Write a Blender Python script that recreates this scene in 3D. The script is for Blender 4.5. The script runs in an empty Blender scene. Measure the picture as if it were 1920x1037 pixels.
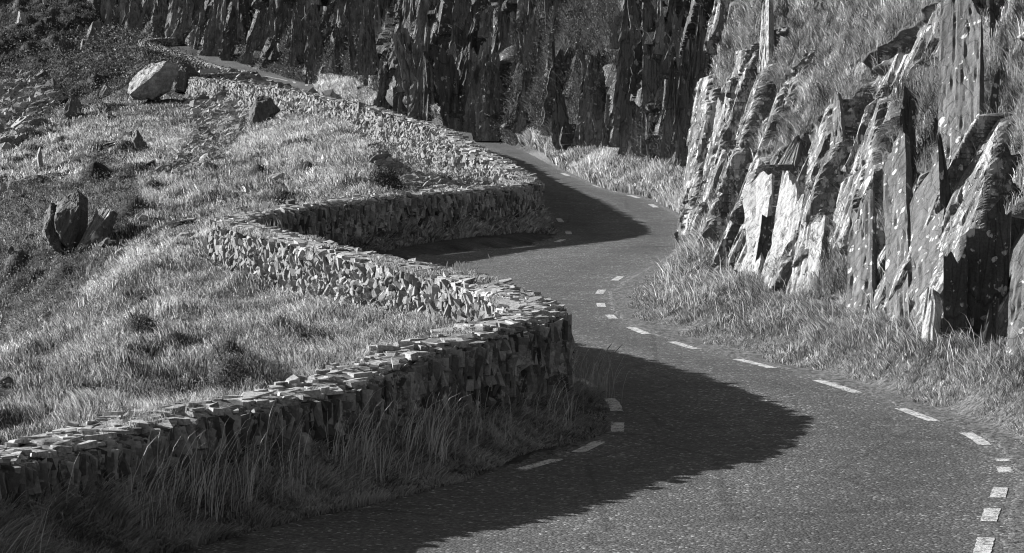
import bpy, math
import numpy as np
from mathutils import Vector, Matrix

# ------------------------------------------------------------------ camera, sky, sun, exposure
scene = bpy.context.scene
COL = scene.collection
F = 7000.0                 # focal length in pixels of the 1920 px wide photograph
CAMZ = 3.83
PITCH = math.atan(393.5 / F)
cam_d = bpy.data.cameras.new("camera")
cam_d.sensor_width = 36.0
cam_d.lens = F / 1920 * 36
cam_d.clip_start = 0.5
cam_d.clip_end = 5000
cam_d.dof.use_dof = True
cam_d.dof.focus_distance = 52
cam_d.dof.aperture_fstop = 16.0
cam = bpy.data.objects.new("camera", cam_d)
cam.location = (0, 0, CAMZ)
cam.rotation_euler = (math.pi / 2 - PITCH, 0, 0)
COL.objects.link(cam)
scene.camera = cam

SUN = Vector((-2.68, 2.0, 1.1)).normalized()      # towards the sun (low, behind left)
ELEV = math.asin(SUN.z)
world = bpy.data.worlds.new("World")
scene.world = world
world.use_nodes = True
wn = world.node_tree
wn.nodes.clear()
wo = wn.nodes.new("ShaderNodeOutputWorld")
wb = wn.nodes.new("ShaderNodeBackground")
sky = wn.nodes.new("ShaderNodeTexSky")
sky.sky_type = 'NISHITA'
sky.sun_disc = False
sky.sun_elevation = ELEV
sky.sun_rotation = math.atan2(SUN.x, SUN.y)
bw = wn.nodes.new("ShaderNodeRGBToBW")            # the photograph is monochrome
wn.links.new(sky.outputs[0], bw.inputs[0])
wn.links.new(bw.outputs[0], wb.inputs[0])
wb.inputs[1].default_value = 0.05
wn.links.new(wb.outputs[0], wo.inputs[0])

sun_d = bpy.data.lights.new("sun", 'SUN')
sun_d.energy = 5.0
sun_d.angle = math.radians(0.5)
sun_d.color = (1, 1, 1)
sun = bpy.data.objects.new("sun", sun_d)
sun.rotation_euler = SUN.to_track_quat('Z', 'Y').to_euler()
sun.location = (-60, 60, 60)
COL.objects.link(sun)

vs = scene.view_settings
vs.view_transform = 'Standard'
vs.look = 'None'
vs.gamma = 1
vs.exposure = 1.3
vs.use_curve_mapping = False
scene.cycles.filter_width = 1.1
scene.cycles.max_bounces = 6
scene.cycles.transparent_max_bounces = 4

RNG = np.random.default_rng(11)

# ------------------------------------------------------------------ noise
_gt = np.random.default_rng(5).normal(size=(512, 3))
_gt /= np.linalg.norm(_gt, axis=1)[:, None]
def noise(p, seed=0):
    p = np.asarray(p, float)
    if p.shape[1] == 2:
        p = np.c_[p, np.full(len(p), 0.37)]
    i = np.floor(p).astype(np.int64)
    f = p - i
    w = f * f * f * (f * (f * 6 - 15) + 10)
    out = np.zeros(len(p))
    for dx in (0, 1):
        for dy in (0, 1):
            for dz in (0, 1):
                h = ((i[:, 0] + dx) * 73856093) ^ ((i[:, 1] + dy) * 19349663) ^ ((i[:, 2] + dz) * 83492791) ^ (seed * 2654435)
                h = (h ^ (h >> 13)) * 1274126177
                g = _gt[(h >> 7) & 511]
                d = g[:, 0] * (f[:, 0] - dx) + g[:, 1] * (f[:, 1] - dy) + g[:, 2] * (f[:, 2] - dz)
                wx = w[:, 0] if dx else 1 - w[:, 0]
                wy = w[:, 1] if dy else 1 - w[:, 1]
                wz = w[:, 2] if dz else 1 - w[:, 2]
                out += d * wx * wy * wz
    return out * 1.6
def fbm(p, oct=3, seed=0):
    p = np.asarray(p, float); o = 0; a = 1.0
    for k in range(oct):
        o = o + a * noise(p * (2 ** k), seed + k * 17); a *= .5
    return o

# ------------------------------------------------------------------ plan curves as functions of depth Y
def curve(pts):
    pts = np.array(pts, float); X, V = pts[:, 0], pts[:, 1]
    h = np.diff(X); d = np.diff(V) / h
    m = np.zeros(len(X)); m[0] = d[0]; m[-1] = d[-1]
    for k in range(1, len(X) - 1):
        m[k] = 0 if d[k - 1] * d[k] <= 0 else 2 * d[k - 1] * d[k] / (d[k - 1] + d[k])
    def f(y):
        y = np.asarray(y, float)
        i = np.clip(np.searchsorted(X, y) - 1, 0, len(h) - 1)
        t = (np.clip(y, X[0], X[-1]) - X[i]) / h[i]
        return ((2*t**3 - 3*t**2 + 1) * V[i] + (t**3 - 2*t**2 + t) * h[i] * m[i]
                + (-2*t**3 + 3*t**2) * V[i + 1] + (t**3 - t**2) * h[i] * m[i + 1])
    return f
zr = curve([(0, 0), (90, 0), (120, .2), (150, .72), (185, 1.28), (220, 1.72), (250, 2.05), (285, 2.62), (300, 3.3),
            (325, 4.75), (340, 5.5), (380, 6.2), (600, 8)])
xw = curve([(8, -12), (15, -9), (22, -6.2), (27.9, -3.83), (29.1, -3.3), (31.4, -2.7), (32.6, -2.03), (33.7, -1.55), (36.6, -.77), (38.2, -.13), (39.7, .22),
            (42, .56), (43.6, .45), (45.5, .2), (50.3, -.79), (53.8, -1.84), (57.9, -2.8), (61.6, -3.75), (64.8, -4.4), (67.2, -4.7),
            (69.6, -4.5), (72.5, -3.9), (75.5, -3.3), (79.6, -2.2), (82.4, -.9), (85.5, .15), (87.5, .5), (89.5, .66), (93, .55), (99, .22), (105, -.05),
            (118, -1.0), (135, -2.2), (147, -3.8), (165, -6.1), (185, -9.4), (225, -15.0), (250, -18.6), (268, -22.4), (276, -23.4), (281, -21.4), (285, -19.3),
            (290, -21.5), (310, -26.4), (325, -30.3), (335, -32.6), (340, -32.4), (346, -30.2), (352, -31.5), (380, -40), (600, -80)])
hw = curve([(0, .86), (28, .87), (33, .9), (36.6, 1.03), (39, 1.1), (185, 1.1), (215, .95), (250, .76), (290, .8), (346, .85), (600, .85)])
xL = curve([(8, -11), (15, -8.2), (19, -6.4), (24.5, -4.5), (28, -3.), (31, -1.8), (33, -.85), (35.6, .22), (37.1, .75), (39.2, 1.1), (41.9, 1.15),
            (44.7, .87), (50, 0), (56, -1.3), (62, -2.3), (68, -2.75), (72, -2.3), (75.8, -1.19), (78.2, -.1), (81, .95), (85.2, 1.32),
            (92.3, 1.2), (105, .9), (118, 0.1), (135, -1.2), (165, -5.0), (185, -8.2), (225, -13.9), (250, -17.4), (285, -18), (310, -25.3),
            (346, -29), (600, -78)])
xR = curve([(8, -1), (15, 1.2), (20, 1.9), (24, 2.75), (27, 3.3), (29.55, 3.74), (31.5, 4.04), (33.2, 4.33), (35.2, 4.62), (38, 4.72), (40.6, 4.4),
            (44.2, 3.85), (47.7, 3.1), (50.7, 2.3), (53.5, 1.81), (56.5, 1.49), (59.5, 1.4), (62.7, 1.49), (66.7, 1.88), (75, 2.95), (82, 3.55), (88, 3.95),
            (95, 4.0), (101, 3.8), (107, 3.5), (112, 2.56), (123, 1.74), (140, .5), (165, -1.9), (185, -4.9), (225, -10.5), (250, -13.6),
            (285, -15), (310, -22), (346, -25.5), (600, -74)])
xc = curve([(8, 3), (24, 5.2), (30, 6.0), (34, 6.3), (38, 5.95), (42.5, 5.45), (44.5, 4.98), (50, 4.3), (54, 3.65), (60, 3.35), (67, 3.55), (75, 3.5), (82, 3.6), (85, 3.95),
            (89, 5.0), (96, 5.4), (103, 5.3), (109, 4.7), (124, 3.0), (136, 1.3), (165, -2.3), (210, -7.4), (262, -12), (300, -19.5),
            (340, -29.2), (360, -34), (400, -60), (430, -400), (600, -400)])

# ------------------------------------------------------------------ pixels <-> world
CP, SP = math.cos(PITCH), math.sin(PITCH)
def raydir(px, py):
    u = 518.5 - py
    return np.array([px - 960.0, F * CP + u * SP, -F * SP + u * CP])
def at(px, py, Y):
    d = raydir(px, py)
    t = Y / d[1]
    return np.array([0, 0, CAMZ]) + d * t
def to_px(P):
    P = np.atleast_2d(P)
    x, y, z = P[:, 0], P[:, 1], P[:, 2] - CAMZ
    fw = y * CP - z * SP; up = y * SP + z * CP
    return 960 + F * x / fw, 518.5 - F * up / fw

# ------------------------------------------------------------------ terrain height
# seaward side: rows (depth, [(px, py), ...] from the wall outwards): what is seen at that depth
def _row(Y, pts, tail):
    xs, zs = [], []
    for px, py in pts:
        p = at(px, py, Y); xs.append(float(xw(Y)) - p[0]); zs.append(p[2])
    xs.append(xs[-1] + 12); zs.append(zs[-1] - 12 * tail)
    xs.append(xs[-1] + 150); zs.append(zs[-1] - 40)
    return Y, np.array(xs), np.array(zs)
def _raw(Y, sz, tail=.5):
    s, z = zip(*sz); s = list(s) + [s[-1] + 12, s[-1] + 160]; z = list(z) + [z[-1] - 12 * tail, z[-1] - 12 * tail - 40]
    return Y, np.array(s), np.array(z)
ROWS = [
    _raw(8, [(.7, .3), (10, -.6)]),
    _raw(30, [(.7, .35), (3, .15), (8, -.6)], .4),
    _raw(37, [(.7, .42), (3, .25), (8, -.5)], .4),
    _raw(41, [(.7, .5), (3, .3), (6, 0), (9, -.6)], .4),
    _row(46, [(850, 600), (690, 625), (400, 690), (200, 745), (0, 800)], .45),
    _row(50, [(740, 590), (640, 595), (400, 640), (200, 700), (0, 770)], .45),
    _row(56, [(580, 555), (500, 560), (300, 610), (150, 670), (0, 735)], .5),
    _row(63, [(415, 505), (380, 480), (270, 520), (140, 595), (0, 690)], .6),
    _row(68, [(400, 440), (340, 455), (230, 540), (120, 650), (0, 770)], .6),
    _row(75, [(550, 396), (493, 405), (330, 450), (213, 510), (100, 575), (0, 650)], .6),
    _row(83, [(790, 375), (690, 376), (480, 400), (300, 440), (150, 500), (0, 570)], .6),
    _row(91, [(940, 345), (688, 352), (430, 392), (182, 440), (0, 500)], .5),
    _row(104, [(900, 350), (700, 372), (430, 395), (180, 440), (0, 480)], .5),
    _row(115, [(868, 345), (700, 345), (430, 375), (170, 420), (0, 460)], .5),
    _row(140, [(775, 300), (700, 305), (560, 325), (285, 365), (10, 415)], .5),
    _row(165, [(690, 222), (640, 235), (466, 290), (136, 345), (0, 375)], .5),
    _row(185, [(585, 205), (540, 225), (430, 270), (128, 310), (0, 340)], .5),
    _row(220, [(500, 190), (467, 215), (371, 255), (196, 262), (5, 305)], .5),
    _row(250, [(430, 170), (400, 195), (288, 195), (176, 213), (60, 262), (0, 295)], .5),
    _row(262, [(400, 175), (360, 200), (280, 215), (176, 260), (0, 360)], .5),
    _row(280, [(370, 150), (330, 165), (250, 190), (176, 245), (0, 340)], .5),
    _row(300, [(390, 120), (330, 128), (213, 160), (73, 205), (0, 240)], .4),
    _row(330, [(270, 105), (239, 112), (154, 140), (5, 190)], .3),
    _row(352, [(330, 95), (239, 98), (150, 118), (0, 160)], .25),
    _row(375, [(200, 65), (100, 78), (0, 98)], .15),
    _row(410, [(200, -10), (100, 0), (0, 20)], .05),
    _row(460, [(200, -160), (100, -160), (0, -150)], 0),
    _row(600, [(200, -420), (100, -430), (0, -430)], 0),
]
RY = np.array([r[0] for r in ROWS], float)
def H_left(s, Y):
    vals = np.stack([np.interp(s, r[1], r[2]) for r in ROWS])       # rows x N
    i = np.clip(np.searchsorted(RY, Y) - 1, 0, len(RY) - 2)
    t = np.clip((Y - RY[i]) / (RY[i + 1] - RY[i]), 0, 1)
    n = np.arange(len(s))
    return vals[i, n] * (1 - t) + vals[i + 1, n] * t
slopeR = curve([(8, .9), (34, 1.2), (42, 1.5), (50, 1.7), (60, 1.9), (72, 2.2), (79, 3.2), (83, 5.0), (87, 4.0), (92, 3.6), (110, 3.6), (200, 3.2), (300, 2.6), (330, 2.0), (380, .8), (600, .5)])
slopeL = curve([(0, 20), (600, 20)])
def smooth(a, b, t):
    t = np.clip((t - a) / (b - a), 0, 1); return t * t * (3 - 2 * t)
def H(x, Y, detail=True):
    x = np.asarray(x, float); Y = np.asarray(Y, float)
    w = xw(Y); r = xR(Y); c = xc(Y); z0 = zr(Y)
    s = w - x
    # road side
    bank = .34 * smooth(.35, 1.0, (x - r) / np.maximum(c - r, .5)) + .12 * smooth(.1, .9, (x - r - .3) / 1.2)
    lv = xL(Y)
    verge = .14 * smooth(0, 1, (lv - .25 - x) / .8) + np.clip(x - w, 0, None) * 0 + (.16 * (1 - smooth(34, 42, Y)) + .08) * np.exp(-np.clip(x - w, 0, None) / .28) * smooth(0, .3, (lv - .15 - x))
    z = z0 + np.where(x > r, bank, verge)
    t = x - c - .75 * (1 - smooth(86, 90, Y)) * smooth(33, 38, Y) - 2.1 * smooth(87, 91, Y) * (1 - smooth(340, 370, Y))
    k = slopeR(Y)
    rise = k * np.clip(t, 0, None)
    cap = 7.5 + .03 * np.clip(Y - 60, 0, 300)
    rise = np.where(rise > cap, cap + (rise - cap) * .3, rise)
    rise = np.minimum(rise, 45)
    z = z + rise
    zl = H_left(np.clip(s, .7, None), Y)
    m = smooth(.12, .5, s)
    farblend = smooth(346, 352, Y)
    z = np.where(s > 0.1, z * (1 - m) + zl * m, z)
    if detail:
        P = np.c_[x, Y]
        onroad = ((x > xL(Y) - .5) & (x < r + .35))
        dist = np.where(s > .6, np.clip((s - .6) / 1.5, 0, 1), np.where(x > r + .3, np.clip((x - r - .3) / 1.2, 0, 1) * .7, 0))
        fs = np.clip(Y / 90, .6, 2.2)
        left = (s > .6)
        w2 = np.clip((Y - 70) / 80, 0, 1); w3 = np.clip((Y - 140) / 120, 0, 1)
        lum = np.where(left, .32, .12) * noise(P / np.array([1.0, 1.9]), 3) + np.where(left, .14, .05) * noise(P / np.array([.45, .8]), 9)
        lum = lum + np.where(left, .2 * w2, 0) * noise(P / np.array([2.2, 4.5]), 13) + np.where(left, .45 * w3, 0) * noise(P / np.array([4.5, 8.]), 15)
        rid = 1 - np.abs(noise(np.c_[(x * .9 + Y * .3) / 4.6, (Y - x * .75) / 4.4], 21)) * 2
        rid2 = 1 - np.abs(noise(np.c_[(x * .9 + Y * .25) / 9., (Y - x * .9) / 9.], 22)) * 2
        rid3 = 1 - np.abs(noise(np.c_[(x * .9 + Y * .2) / 17., (Y - x * .9) / 20.], 23)) * 2
        w3 = np.clip((Y - 190) / 80, 0, 1)
        lum = lum + np.where(left, 1, 0) * (.46 * rid * (1 - .5 * w2) + .65 * w2 * rid2 + .9 * w3 * rid3) * np.clip((s - 1.2) / 3, 0, 1)
        for bx, by, br, bh in BUMPS:
            q = ((x - bx) / br) ** 2 + ((Y - by) / (br * 1.5)) ** 2
            m_ = q < 9
            if m_.any(): lum = lum + 0.; lum[m_] += bh * np.exp(-q[m_]) * (1 + .35 * noise(P[m_] * 3, 77))
        lum = np.where(left & (s < 9) & (Y > 150) & (Y < 266), lum * .35, lum)
        z = z + lum * dist
        rock = np.clip(t / .5, 0, 1) * smooth(84, 92, Y)
        z = z + rock * (np.where(Y < 86, .22, .5) * noise(np.c_[x * .8, Y * .35, z * .4], 31) + np.where(Y < 86, .2, .3) * noise(np.c_[x * 2.2, Y * 1.1, z * .8], 37) + .12 * noise(np.c_[x * 5, Y * 3, z * 2], 41))
    return z

BUMPS = []
def hit(px, py, Y0=24., Y1=430., off=0.):
    d = raydir(px, py)
    Ys = np.exp(np.linspace(math.log(Y0), math.log(Y1), 2600))
    t = Ys / d[1]
    X = d[0] * t; Z = CAMZ + d[2] * t
    h = H(X, Ys) + off
    k = np.argmax(Z < h)
    if not (Z < h).any(): k = len(Ys) - 1
    return np.array([X[k], Ys[k], h[k]])

def hits(pts, Y0=24., Y1=430., off=0., detail=True):
    out = []
    pts = np.asarray(pts, float)
    for c0 in range(0, len(pts), 400):
        p = pts[c0:c0 + 400]
        u_ = 518.5 - p[:, 1]
        D = np.c_[p[:, 0] - 960, F * CP + u_ * SP, -F * SP + u_ * CP]
        lo = np.full(len(p), math.log(Y0)); hi = np.full(len(p), math.log(Y1))
        for st in (220, 14, 10):
            g = lo[:, None] + (hi - lo)[:, None] * np.linspace(0, 1, st)[None, :]
            Ys = np.exp(g); t = Ys / D[:, 1:2]
            h = H((D[:, 0:1] * t).ravel(), Ys.ravel(), detail).reshape(Ys.shape) + off
            below = (CAMZ + D[:, 2:3] * t) < h
            below[:, -1] = True
            k_ = np.maximum(np.argmax(below, 1), 1); n_ = np.arange(len(p))
            lo, hi = g[n_, k_ - 1], g[n_, k_]
        Y = np.exp(hi); X = D[:, 0] * Y / D[:, 1]
        out.append(np.c_[X, Y, H(X, Y, detail) + off])
    return np.concatenate(out)
# hummocks and bushes seen on the slope: (px, py, radius px, height / radius, dark)
MOUNDS = [(262, 585, 36, .9, 1), (335, 645, 30, .8, 1), (430, 675, 42, .9, 1), (110, 640, 26, .7, 0), (225, 700, 40, .5, 0), (80, 790, 40, .5, 0), (395, 610, 36, .5, 0),
          (545, 560, 40, .5, 0), (540, 250, 30, .8, 1), (715, 320, 34, .9, 1), (640, 250, 30, .6, 1), (180, 330, 34, .9, 1), (230, 345, 24, .8, 1), (245, 400, 34, .9, 1), (330, 230, 30, .7, 1),
          (270, 215, 26, .7, 1), (60, 290, 30, .6, 0), (560, 330, 36, .6, 1), (470, 340, 34, .7, 1), (400, 345, 30, .7, 0), (300, 330, 26, .6, 0), (110, 270, 24, .6, 1),
          (50, 420, 36, .8, 1), (30, 500, 36, .8, 1), (110, 530, 36, .8, 1), (60, 590, 30, .8, 1), (200, 500, 26, .7, 1), (290, 470, 26, .6, 1), (640, 350, 28, .6, 0), (590, 290, 26, .6, 0),
          (130, 140, 26, .7, 1), (180, 160, 30, .7, 1), (230, 120, 24, .6, 1), (60, 100, 30, .7, 1), (90, 50, 28, .7, 1), (200, 40, 30, .7, 1), (250, 70, 24, .7, 1), (20, 60, 24, .7, 1),
          (450, 400, 20, .5, 0), (150, 300, 20, .6, 1), (620, 640, 30, .4, 0)]
_mh = hits([(m[0], m[1]) for m in MOUNDS])
for m, P in zip(MOUNDS, _mh):
    r = m[2] / F * P[1]; BUMPS.append((P[0], P[1], r * .75, r * m[3] * .95))
# ------------------------------------------------------------------ mesh helpers
def tag(o, label=None, cat=None, group=None, kind=None):
    if label: o['label'] = label
    if cat: o['category'] = cat
    if group: o['group'] = group
    if kind: o['kind'] = kind
    return o
def mesh_obj(name, V, loops, starts, mat, parent=None, smoothf=False, origin=None, tone=None):
    V = np.asarray(V, float)
    if origin is not None: V = V - np.asarray(origin)
    me = bpy.data.meshes.new(name)
    me.vertices.add(len(V)); me.vertices.foreach_set("co", V.astype(np.float32).ravel())
    me.loops.add(len(loops)); me.loops.foreach_set("vertex_index", np.asarray(loops, np.int32))
    me.polygons.add(len(starts)); me.polygons.foreach_set("loop_start", np.asarray(starts, np.int32))
    me.update(calc_edges=True)
    me.polygons.foreach_set("use_smooth", np.full(len(starts), bool(smoothf)))
    if tone is not None:
        a = me.attributes.new("tone", 'FLOAT', 'POINT'); a.data.foreach_set("value", np.asarray(tone, np.float32))
    me.materials.append(mat)
    o = bpy.data.objects.new(name, me)
    COL.objects.link(o)
    if origin is not None: o.location = origin
    if parent is not None:
        o.parent = parent
        o.location = Vector(o.location) - parent.location
    return o
def quads_obj(name, V, Q, mat, **k):
    Q = np.asarray(Q); return mesh_obj(name, V, Q.ravel(), np.arange(len(Q)) * Q.shape[1], mat, **k)
def grid_faces(nr, nc):
    a = (np.arange(nr - 1)[:, None] * nc + np.arange(nc - 1)[None, :]).ravel()
    return np.c_[a, a + 1, a + 1 + nc, a + nc]
def empty(name, loc, label, cat, group=None):
    o = bpy.data.objects.new(name, None); o.empty_display_size = .3; o.location = loc
    COL.objects.link(o); return tag(o, label, cat, group)

# ------------------------------------------------------------------ materials (all monochrome)
def newmat(name):
    m = bpy.data.materials.new(name); m.use_nodes = True
    nt = m.node_tree; nt.nodes.clear()
    return m, nt, nt.nodes.new("ShaderNodeOutputMaterial")
class NT:
    def __init__(s, nt): s.nt = nt
    def n(s, t, **k):
        x = s.nt.nodes.new(t)
        for a, b in k.items(): setattr(x, a, b)
        return x
    def l(s, a, b): s.nt.links.new(a, b)
    def coord(s, scale=(1, 1, 1), rot=(0, 0, 0), kind="Object"):
        tc = s.n("ShaderNodeTexCoord"); mp = s.n("ShaderNodeMapping")
        mp.inputs['Scale'].default_value = scale; mp.inputs['Rotation'].default_value = rot
        s.l(tc.outputs[kind], mp.inputs[0]); return mp.outputs[0]
    def noise(s, vec, scale, detail=4, rough=.6):
        x = s.n("ShaderNodeTexNoise"); x.inputs['Scale'].default_value = scale; x.inputs['Detail'].default_value = detail
        x.inputs['Roughness'].default_value = rough; s.l(vec, x.inputs['Vector']); return x.outputs[0]
    def vor(s, vec, scale, feat='F1', rnd=1.):
        x = s.n("ShaderNodeTexVoronoi"); x.feature = feat; x.inputs['Scale'].default_value = scale
        x.inputs['Randomness'].default_value = rnd; s.l(vec, x.inputs['Vector']); return x
    def ramp(s, v, stops, interp='LINEAR'):
        x = s.n("ShaderNodeValToRGB"); x.color_ramp.interpolation = interp
        e = x.color_ramp.elements
        while len(e) < len(stops): e.new(.5)
        for i, (p, c) in enumerate(stops): e[i].position = p; e[i].color = (c, c, c, 1)
        s.l(v, x.inputs[0]); return x.outputs[0]
    def math(s, op, a, b=0.):
        x = s.n("ShaderNodeMath", operation=op)
        for i, v in enumerate((a, b)):
            if isinstance(v, (int, float)): x.inputs[i].default_value = v
            else: s.l(v, x.inputs[i])
        return x.outputs[0]
    def mix(s, f, a, b):
        x = s.n("ShaderNodeMix", data_type='FLOAT')
        for i, v in ((0, f), (2, a), (3, b)):
            if isinstance(v, (int, float)): x.inputs[i].default_value = v
            else: s.l(v, x.inputs[i])
        return x.outputs[0]
    def bsdf(s, out, col, rough=.9, bump=None, strength=.5, dist=.02, spec=.25):
        b = s.n("ShaderNodeBsdfPrincipled"); b.inputs['Roughness'].default_value = rough
        b.inputs['Specular IOR Level'].default_value = spec
        s.l(col, b.inputs['Base Color'])
        if bump is not None:
            bp = s.n("ShaderNodeBump"); bp.inputs['Strength'].default_value = strength; bp.inputs['Distance'].default_value = dist
            s.l(bump, bp.inputs['Height']); s.l(bp.outputs[0], b.inputs['Normal'])
        s.l(b.outputs[0], out.inputs[0]); return b

def rock_mat(name, lo, hi, lichen=.5, lval=.55, ltiny=.5, streak=(6, 6, 1.1), sp=3.2, bump=.6, dist=.04, rot=(0, 0, 0), pale=0., rnd=False, tone_soil=False):
    m, nt, out = newmat(name); s = NT(nt)
    v = s.coord(streak, rot); v1 = s.coord()
    st = s.noise(v, 1.6, 7, .65)
    patch = s.noise(v1, 1.1, 5, .6)
    base = s.mix(s.ramp(st, [(.32, 0), (.68, 1)]), lo, hi)
    base = s.math('MULTIPLY', base, s.ramp(patch, [(.3, .65), (.7, 1.3)]))
    fine = s.noise(v1, 38, 3, .7)
    base = s.math('MULTIPLY', base, s.ramp(fine, [(.3, .7), (.7, 1.3)]))
    if rnd:
        g = s.n("ShaderNodeNewGeometry")
        base = s.math('MULTIPLY', base, s.ramp(g.outputs['Random Per Island'], [(0, .45), (1, 1.6)]))
    if pale > 0:       # crust of pale lichen in ragged vertical patches
        pv = s.noise(s.coord((2.6, 2.6, .9)), 1.5, 8, .72)
        pm = s.ramp(pv, [(.62 - .34 * pale, 0), (.66 - .34 * pale, 1)])
        base = s.mix(pm, base, .36)
        pits = s.ramp(s.noise(s.coord((1, 1, .5)), 22, 3, .8), [(.36, .45), (.45, 1)])
        base = s.math('MULTIPLY', base, pits)
    if lichen > 0:
        lv = s.coord((1, 1, .62))
        wv = s.n("ShaderNodeVectorMath", operation='ADD')
        dn = s.n("ShaderNodeTexNoise"); dn.inputs['Scale'].default_value = 9
        s.l(lv, dn.inputs['Vector'])
        sc_ = s.n("ShaderNodeVectorMath", operation='SCALE'); sc_.inputs['Scale'].default_value = .08
        s.l(dn.outputs[1], sc_.inputs[0]); s.l(lv, wv.inputs[0]); s.l(sc_.outputs[0], wv.inputs[1])
        for scl, thr, amt in ((sp, .17, lichen * .5), (sp * 2.3, .2, lichen * .6), (sp * 5.5, .26, ltiny)):
            vo = s.vor(wv.outputs[0], scl)
            sep = s.n("ShaderNodeSeparateColor"); s.l(vo.outputs['Color'], sep.inputs[0])
            rad = s.math('MULTIPLY', s.math('ADD', s.math('MULTIPLY', sep.outputs[1], sep.outputs[1]), .25), thr * 1.9)
            on = s.math('MULTIPLY', s.math('LESS_THAN', vo.outputs['Distance'], rad), s.math('LESS_THAN', sep.outputs[0], amt))
            clump = s.ramp(s.noise(v1, 1.4 * scl / sp, 3), [(.48, 0), (.54, 1)])
            base = s.mix(s.math('MULTIPLY', on, clump), base, s.math('MULTIPLY', s.math('ADD', s.math('MULTIPLY', fine, .6), .7), lval))
    if tone_soil:
        at_ = s.n("ShaderNodeAttribute"); at_.attribute_name = "tone"
        base = s.mix(at_.outputs['Fac'], base, s.math('MULTIPLY', fine, .12))
    crack = s.vor(s.coord((3, 3, .35), rot), 2.2, 'DISTANCE_TO_EDGE')
    cr = s.ramp(crack.outputs['Distance'], [(0, 0), (.035, 1)])
    base = s.math('MULTIPLY', base, s.mix(cr, .55, 1.))
    h = s.math('ADD', s.math('MULTIPLY', st, 1.0), s.math('ADD', s.math('MULTIPLY', cr, .25), s.math('MULTIPLY', fine, .25)))
    s.bsdf(out, base, .88, h, bump, dist)
    return m

def blade_mat(name, lo, hi, trans=.35):
    m, nt, out = newmat(name); s = NT(nt)
    a = s.n("ShaderNodeAttribute"); a.attribute_name = "tone"
    c = s.mix(a.outputs['Fac'], lo, hi)
    d = s.n("ShaderNodeBsdfDiffuse"); t = s.n("ShaderNodeBsdfTranslucent"); mx = s.n("ShaderNodeMixShader")
    ga = s.n("ShaderNodeAttribute"); ga.attribute_name = "gn"; ge = s.n("ShaderNodeNewGeometry")
    s1 = s.n("ShaderNodeVectorMath", operation='SCALE'); s1.inputs['Scale'].default_value = .45; s.l(ge.outputs['Normal'], s1.inputs[0])
    ad = s.n("ShaderNodeVectorMath", operation='ADD'); s.l(s1.outputs[0], ad.inputs[0]); s.l(ga.outputs['Vector'], ad.inputs[1])
    nm = s.n("ShaderNodeVectorMath", operation='NORMALIZE'); s.l(ad.outputs[0], nm.inputs[0])
    s.l(nm.outputs[0], d.inputs['Normal'])
    s.l(c, d.inputs[0]); s.l(c, t.inputs[0]); mx.inputs[0].default_value = trans
    s.l(d.outputs[0], mx.inputs[1]); s.l(t.outputs[0], mx.inputs[2]); s.l(mx.outputs[0], out.inputs[0])
    return m

def ground_mat():
    m, nt, out = newmat("hillside_soil"); s = NT(nt)
    v = s.coord()
    n1 = s.noise(v, .9, 8, .65); n2 = s.noise(v, 9, 6, .7); n3 = s.noise(v, 40, 3, .7)
    g = s.mix(s.ramp(n1, [(.35, 0), (.65, 1)]), .035, .085)
    g = s.math('MULTIPLY', g, s.ramp(n2, [(.3, .5), (.7, 1.5)]))
    sv = s.coord((3.5, 3.5, .6))
    st = s.noise(sv, 1.5, 7, .65)
    rock = s.math('MULTIPLY', s.ramp(st, [(.35, .05), (.7, .18)]), s.ramp(n3, [(.3, .7), (.7, 1.3)]))
    ge = s.n("ShaderNodeNewGeometry"); sep = s.n("ShaderNodeSeparateXYZ"); s.l(ge.outputs['Normal'], sep.inputs[0])
    steep = s.ramp(s.math('ADD', sep.outputs[2], s.math('MULTIPLY', s.math('SUBTRACT', n2, .5), .35)), [(.5, 1), (.62, 0)])
    a = s.n("ShaderNodeAttribute"); a.attribute_name = "tone"
    gravel = s.vor(v, 26); gsep = s.n("ShaderNodeSeparateColor"); s.l(gravel.outputs['Color'], gsep.inputs[0])
    gr = s.mix(gsep.outputs[0], .05, .21)
    c = s.mix(steep, g, rock)
    c = s.mix(a.outputs['Fac'], c, gr)
    h = s.math('ADD', n2, s.math('ADD', s.math('MULTIPLY', st, .8), s.math('MULTIPLY', n3, .3)))
    s.bsdf(out, c, .95, h, .8, .08, .1)
    return m

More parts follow.
